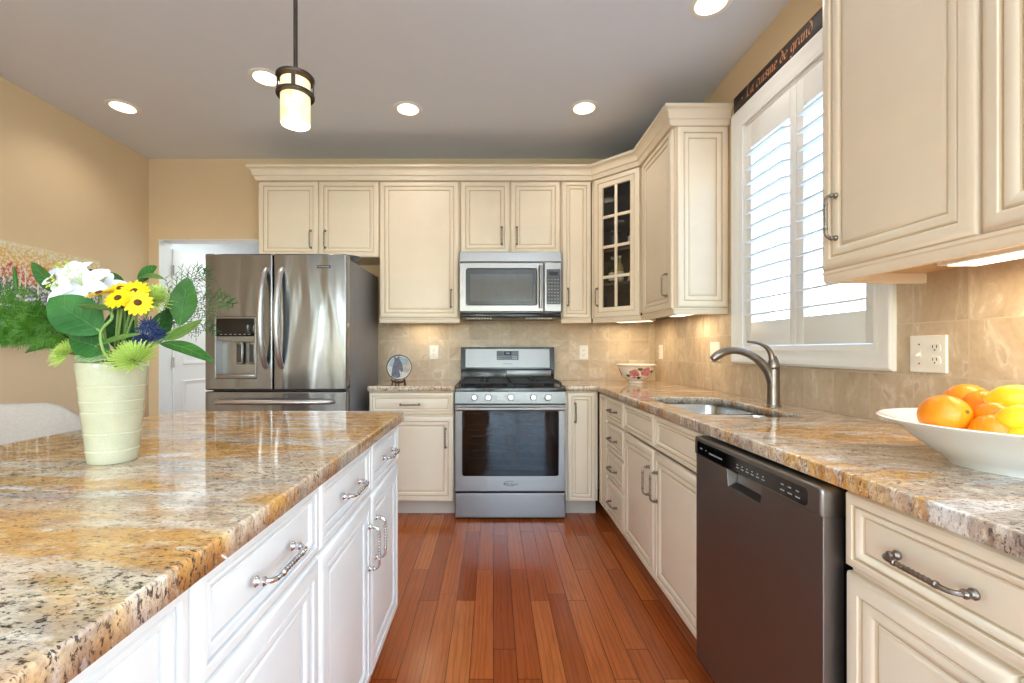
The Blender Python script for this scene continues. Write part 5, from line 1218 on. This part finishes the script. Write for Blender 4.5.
def to_local(mb, o): mb.xf(Matrix.Translation(-Vector(o))); return mb
def stem(o, base, mname='stem', r=0.002, end=ROOT, sag=0.0):
    base = Vector(base); e = Vector(end)+Vector((random.uniform(-0.015, 0.015), random.uniform(-0.015, 0.015), 0))
    rimp = Vector((VX, VY, CZ1+0.222)); dirn = (base-rimp); dirn.z = 0
    q = rimp+ (dirn.normalized()*min(0.042, dirn.length) if dirn.length > 1e-4 else Vector())
    mid = q+Vector((0, 0, 0.012)) if base.z > q.z else q+Vector((0, 0, 0.012))
    pts = catmull([e, mid, (mid+base)/2+Vector((0, 0, sag)), base], 6)
    mb = MB(); mb.tube(pts, r, 6); to_local(mb, base); return mb.build('stem', mname, o)
def leaf(label, base, tip, w, nrm=(0.25, -1, 0.2), m='leafd', grp='leaves in the bouquet', st=True, **kw):
    o = thing('leaf', label, 'leaf', base, 0, grp)
    mb = leaf_mesh(base, tip, w, nrm, **kw); to_local(mb, base); mb.build('blade', [m, 'vein'], o)
    if st: stem(o, base)
    return o
px = 1/470.0
leaf('largest dark green leaf in front of the lilies, left of the vase top', P(103, 333, 0.90), P(49, 298, 0.88), 0.082, (0.15, -1, 0.35), 'leafd', wave=0.05, shape=0.5)
leaf('dark green leaf below the largest leaf, above the vase rim', P(110, 350, 0.915), P(69, 338, 0.91), 0.056, (0.1, -1, 0.3), 'leafd', shape=0.5)
leaf('pointed green leaf standing up left of the lilies', P(60, 293, 0.95), P(31, 262, 0.95), 0.036, (-0.4, -1, 0.2), 'leafm', fold=0.3)
leaf('narrow dark leaf upright before the painting at far left', P(17, 294, 0.97), P(14.5, 266, 0.97), 0.014, (-0.2, -1, 0), 'leafd')
leaf('small pale leaf tip just behind the white lilies', P(82, 285, 1.03), P(92, 269, 1.03), 0.026, (0.2, -1, 0.1), 'leafm')
leaf('olive leaf lying flat under the yellow daisies', P(122, 309, 0.90), P(76.5, 305, 0.86), 0.05, (0, -0.35, 1), 'leafo', droop=-0.05)
leaf('dark leaf topmost in the bouquet', P(137.5, 281, 1.0), P(157, 266, 1.0), 0.040, (-0.3, -1, 0.3), 'leafd', shape=0.4)
leaf('light green leaf bending right below the topmost leaf', P(138, 279, 0.99), P(164.5, 279, 0.97), 0.020, (0, -0.7, 0.8), 'leafo', droop=0.10)
leaf('slim green leaf pointing up left behind the daisies', P(124.5, 284, 1.0), P(106.5, 271.5, 1.0), 0.018, (0.2, -1, 0.3), 'leafm')
leaf('large glossy leaf standing upright right of the lime flower', P(180, 326, 0.955), P(188, 277, 0.955), 0.055, (0.2, -1, 0.1), 'leafm', wave=0.08, shape=0.5)
leaf('olive leaf below the upright leaf at the right', P(163, 339, 0.94), P(202, 320, 0.93), 0.036, (0.1, -0.8, 0.7), 'leafo', droop=-0.06)
leaf('long green leaf drooping to the lower right over the doorway', P(160, 343, 0.93), P(214.5, 363, 0.90), 0.034, (0.1, -0.6, 0.9), 'leafm', droop=0.08)
leaf('narrow olive leaf crossing the stems at the middle', P(96, 346, 0.89), P(141, 334, 0.89), 0.016, (0, -0.8, 0.7), 'leafo', droop=0.05)
leaf('sage leaf lying along the vase rim at the left', P(108, 358, 0.91), P(73, 357, 0.905), 0.026, (0, -0.8, 0.6), 'leafs')
leaf('dark narrow leaf drooping at the lower left of the bouquet', P(52, 346, 0.95), P(25, 353, 0.95), 0.016, (0, -0.9, 0.5), 'leafd', droop=0.12)
leaf('dark leaf behind the thistle on the right', P(152, 345, 1.0), P(171, 308, 1.0), 0.05, (0.1, -1, 0.2), 'leafd')
leaf('dark leaf deep inside the bouquet left of the stems', P(88, 352, 1.02), P(58, 318, 1.02), 0.07, (-0.1, -1, 0.2), 'leafd')
leaf('dark leaf deep inside the bouquet behind the daisies', P(118, 350, 1.03), P(124, 304, 1.03), 0.07, (0.1, -1, 0.2), 'leafd')
# forked stem
br = MB(); q0 = P(104, 358, 0.89)
br.tube(catmull([q0+V(0, 0.03, -0.02), P(104, 352, 0.885), P(101, 332, 0.885), P(112, 318, 0.885), P(109, 309, 0.89)], 6), 0.0026, 8); br.tube([P(101, 332, 0.885), P(97, 329, 0.888)], 0.0022, 6)
o = br.build('forked_stem', 'stem'); tag(o, 'pale forked stem in front, above the vase rim', 'stem')

def petals(o, c, n, L, w, axis, m, name='petals', lift=0.3, curl=0.0, tipw=0.5, jitter=0.0, layers=1):
    axis = Vector(axis).normalized(); a = axis.orthogonal().normalized(); b = axis.cross(a); mb = MB(); c = Vector((0, 0, 0))
    for ly in range(layers):
        for k in range(n):
            th = 2*PI*(k+0.5*ly)/n+random.uniform(-jitter, jitter); d = a*math.cos(th)+b*math.sin(th); sd = axis.cross(d); l = L*(1-0.2*ly)*random.uniform(0.92, 1.05)
            vs = []; N = 6
            for i in range(N+1):
                u = i/N; ww = w*0.5*math.sin(PI*min(1, 0.12+0.86*u))**0.6; pos = c+d*(l*u*math.cos(lift))+axis*(l*u*math.sin(lift)-curl*l*u*u+0.002*ly)
                for s in (-1, 0, 1): vs.append(pos+sd*(ww*s)+axis*(0.12*ww*abs(s)))
            fs = []
            for i in range(N):
                for s in range(2): q = i*3+s; fs.append((q, q+1, q+4, q+3))
            mb.add(vs, fs)
    return mb.build(name, m, o, smooth=50)
def lily(label, p, axis, L=0.062):
    o = thing('lily', label, 'flower', p, 0, 'white lilies'); petals(o, p, 6, L, L*0.52, axis, 'lily', lift=0.45, curl=0.28, jitter=0.12)
    mb = MB(); ax = Vector(axis).normalized(); a = ax.orthogonal().normalized(); b = ax.cross(a)
    for k in range(6):
        th = 2*PI*k/6+0.5; tip = ax*L*0.55+(a*math.cos(th)+b*math.sin(th))*L*0.2; mb.tube([V(0, 0, 0), tip*0.6, tip], 0.0006, 4); mb.tube([tip-a*0.003, tip+a*0.003], 0.0013, 5)
    mb.build('stamens', 'mum', o); stem(o, p); return o
lily('white lily highest in the bouquet, left', P(71, 276, 0.97), (0.0, -0.75, 0.75), 0.055)
lily('white lily in the middle of the white cluster', P(82, 285, 0.93), (0.25, -0.8, 0.5), 0.062)
lily('white lily at the left of the white cluster', P(66, 288, 0.92), (-0.35, -0.85, 0.3), 0.050)
lily('white lily just left of the yellow daisies', P(101, 287, 0.96), (0.4, -0.6, 0.7), 0.052)
o = thing('flower_bud', 'half-open brownish bud left of the lilies', 'flower', P(55, 281, 0.91), 0); petals(o, P(55, 281, 0.91), 7, 0.026, 0.016, (-0.5, -0.6, 0.6), 'bud', lift=1.0, curl=0.5); stem(o, P(55, 281, 0.91))
def daisy(label, p, axis, R_=0.027):
    o = thing('daisy', label, 'flower', p, 0, 'yellow daisies'); petals(o, p, 17, R_, 0.0105, axis, 'daisy', lift=0.12, curl=0.05, layers=2, jitter=0.06)
    ax = Vector(axis).normalized(); mb = MB(); mb.lathe([(0, -0.002), (0.0062, -0.001), (0.0066, 0.0018), (0.005, 0.0036), (0.002, 0.004), (0, 0.0038)], 18); mb.xf(Matrix.Translation(ax*0.003) @ V(0, 0, 1).rotation_difference(ax).to_matrix().to_4x4()); mb.build('flower_centre', 'disc', o)
    stem(o, p); return o
daisy('yellow daisy at the left of its cluster, seen nearly edge-on', P(100, 294, 0.90), (-0.15, -0.45, 0.9))
daisy('yellow daisy front and lowest left of the cluster', P(119, 299, 0.885), (0.0, -0.8, 0.55))
daisy('yellow daisy at the back of the cluster', P(121, 289.5, 0.93), (0.1, -0.6, 0.8))
daisy('yellow daisy at the upper right of the cluster', P(135, 292, 0.905), (0.25, -0.8, 0.5), 0.028)
daisy('yellow daisy at the lower right of the cluster', P(138, 303, 0.895), (0.5, -0.8, 0.15))
def mum(label, p, axis, R_=0.045, n=150, drop=0.0):
    o = thing('chrysanthemum', label, 'flower', p, 0, 'lime spider chrysanthemums'); ax = Vector(axis).normalized(); a = ax.orthogonal().normalized(); b = ax.cross(a); mb = MB()
    for k in range(n):
        f = (k+0.5)/n; ph = 2.399963*k; pol = f**0.6*1.75
        d = ax*math.cos(pol)+(a*math.cos(ph)+b*math.sin(ph))*math.sin(pol); l = R_*(0.45+0.55*f)*random.uniform(0.85, 1.12)
        s = d.cross(ax); s = s.normalized() if s.length > 1e-3 else a
        up = s.cross(d).normalized(); tipc = d*l+ax*(0.18*l)+V(0, 0, -drop*f)
        mb.tube([d*0.004, d*(l*0.55)+up*0.0, tipc], [0.0013, 0.0020, 0.0009], 5, flat=0.5)
    mb.build('petals', 'mum', o); stem(o, p); return o
mum('lime green spider chrysanthemum right of the daisies', P(155, 299, 0.94), (0.5, -0.55, 0.6), 0.042)
mum('lime green spider chrysanthemum hanging over the front vase rim', P(133, 359, 0.885), (0.1, -0.6, 0.75), 0.050, 190)
mum('lime green spider chrysanthemum at the left of the vase rim', P(66, 353, 0.92), (-0.4, -0.6, 0.5), 0.036)
def thistle(label, p, R_=0.022):
    o = thing('thistle', label, 'flower', p, 0, 'blue thistles'); mb = MB()
    for k in range(70):
        z = 1-2*(k+0.5)/70; ph = 2.399963*k; d = V(math.sqrt(1-z*z)*math.cos(ph), math.sqrt(1-z*z)*math.sin(ph), z); mb.tube([d*0.3*R_, d*R_*random.uniform(0.8, 1.15)], [0.0014, 0.0005], 4)
    for k in range(9):
        a = 2*PI*k/9; d = V(math.cos(a), math.sin(a)*0.7, -0.25); mb.tube([d*0.2*R_, d*R_*1.0, d*R_*1.9+V(0, 0, 0.004)], [0.0022, 0.0018, 0.0004], 4, flat=0.5)
    mb.build('flower_head', 'thistle', o); stem(o, p, 'thistle', 0.0016); return o
thistle('blue thistle in the middle right of the bouquet', P(149, 326, 0.93)); thistle('blue thistle just above the front chrysanthemum', P(141, 338, 0.94), 0.018); thistle('blue thistle right of the others, by the olive leaf', P(158, 335, 0.95), 0.018)
def frond(label, base, tip, spread, m='fern', grp='fern fronds', n=26, dens=10, droop=0.02, seed=1):
    rn = random.Random(seed); o = thing('fern_frond', label, 'fern', base, 0, grp); base = Vector(base); tip = Vector(tip); d = tip-base; L = d.length; d.normalize()
    side = d.cross(V(0, -1, 0.15)).normalized(); nrm = side.cross(d); mb = MB()
    pts = [base+d*(L*i/10)+V(0, 0, droop*math.sin(PI*i/10)) for i in range(11)]; mb.tube(pts, [0.0014*(1-0.08*i) for i in range(11)], 5)
    for k in range(n):
        u = (k+1)/n; p = base+d*(L*u)+V(0, 0, droop*math.sin(PI*u)); s = 1 if k % 2 else -1
        l = spread*math.sin(PI*(0.18+0.80*u))*rn.uniform(0.8, 1.2); bd = (d*0.75+side*s*0.8+nrm*rn.uniform(-0.5, 0.5)).normalized(); q = p+bd*l
        mb.tube([p, p+bd*l*0.5, q], [0.0009, 0.0007, 0.0003], 3)
        for j in range(dens):
            v = (j+1)/dens; r_ = p+bd*(l*v); s2 = 1 if j % 2 else -1
            nd = (bd*0.8+bd.cross(nrm)*s2*0.7+nrm*rn.uniform(-0.7, 0.7)).normalized(); mb.tube([r_, r_+nd*rn.uniform(0.011, 0.019)*(1.15-0.5*v)], [0.0009, 0.0004], 3)
    to_local(mb, base); mb.build('needles', m, o, smooth=0); stem(o, base, 'stem', 0.0013); return o
fl = [((62, 328, 0.96), (-10, 307, 0.92), 0.05, 'uppermost fern frond spreading left over the painting', 1), ((60, 336, 0.95), (-12, 328, 0.90), 0.052, 'fern frond spreading left at middle height', 2), ((62, 342, 0.94), (2, 340, 0.88), 0.038, 'lowest fern frond drooping left over the chair', 3), ((66, 334, 1.0), (12, 312, 1.04), 0.055, 'fern frond behind the mauve flowers', 4), ((66, 338, 0.93), (26, 330, 0.88), 0.05, 'short dense fern frond in front at the left', 5), ((66, 341, 1.0), (20, 328, 1.02), 0.05, 'short dense fern frond at the back left', 8)]
for b_, t_, sp_, lb_, sd in fl: frond(lb_, P(*b_), P(*t_), sp_, 'fern', seed=sd, n=40, dens=16)
frond('feathery frond reaching right across the refrigerator door', P(160, 322, 0.98), P(232, 303, 1.0), 0.045, 'fernd', n=22, dens=9, seed=6)
frond('feathery frond rising right before the hall door', P(160, 318, 0.99), P(207, 272, 1.0), 0.05, 'fernd', n=20, dens=8, seed=7)
frond('feathery frond behind the upright leaf at the right', P(158, 330, 1.0), P(214, 330, 1.02), 0.045, 'fernd', n=16, dens=8, seed=9)
def statice(label, p, seed):
    rn = random.Random(seed); o = thing('statice', label, 'flower', p, 0, 'mauve statice'); mb = MB()
    for k in range(26):
        c = V(rn.uniform(-0.022, 0.022), rn.uniform(-0.02, 0.02), rn.uniform(-0.012, 0.012))
        bm = bmesh.new(); bmesh.ops.create_icosphere(bm, subdivisions=1, radius=rn.uniform(0.002, 0.0042)); a = len(mb.v); mb.bm(bm); mb.xf(Matrix.Translation(c), a); mb.tube([V(0, 0, -0.03), c], 0.0005, 3, 1)
    mb.build('flower_spray', ['mauve', 'stem'], o); stem(o, p+V(0, 0, -0.03), r=0.0012).location = (0, 0, -0.03)
statice('mauve statice spray left of the largest leaf', P(36, 301, 0.93), 1); statice('mauve statice spray cut by the left edge of the picture', P(7, 309, 0.94), 2)
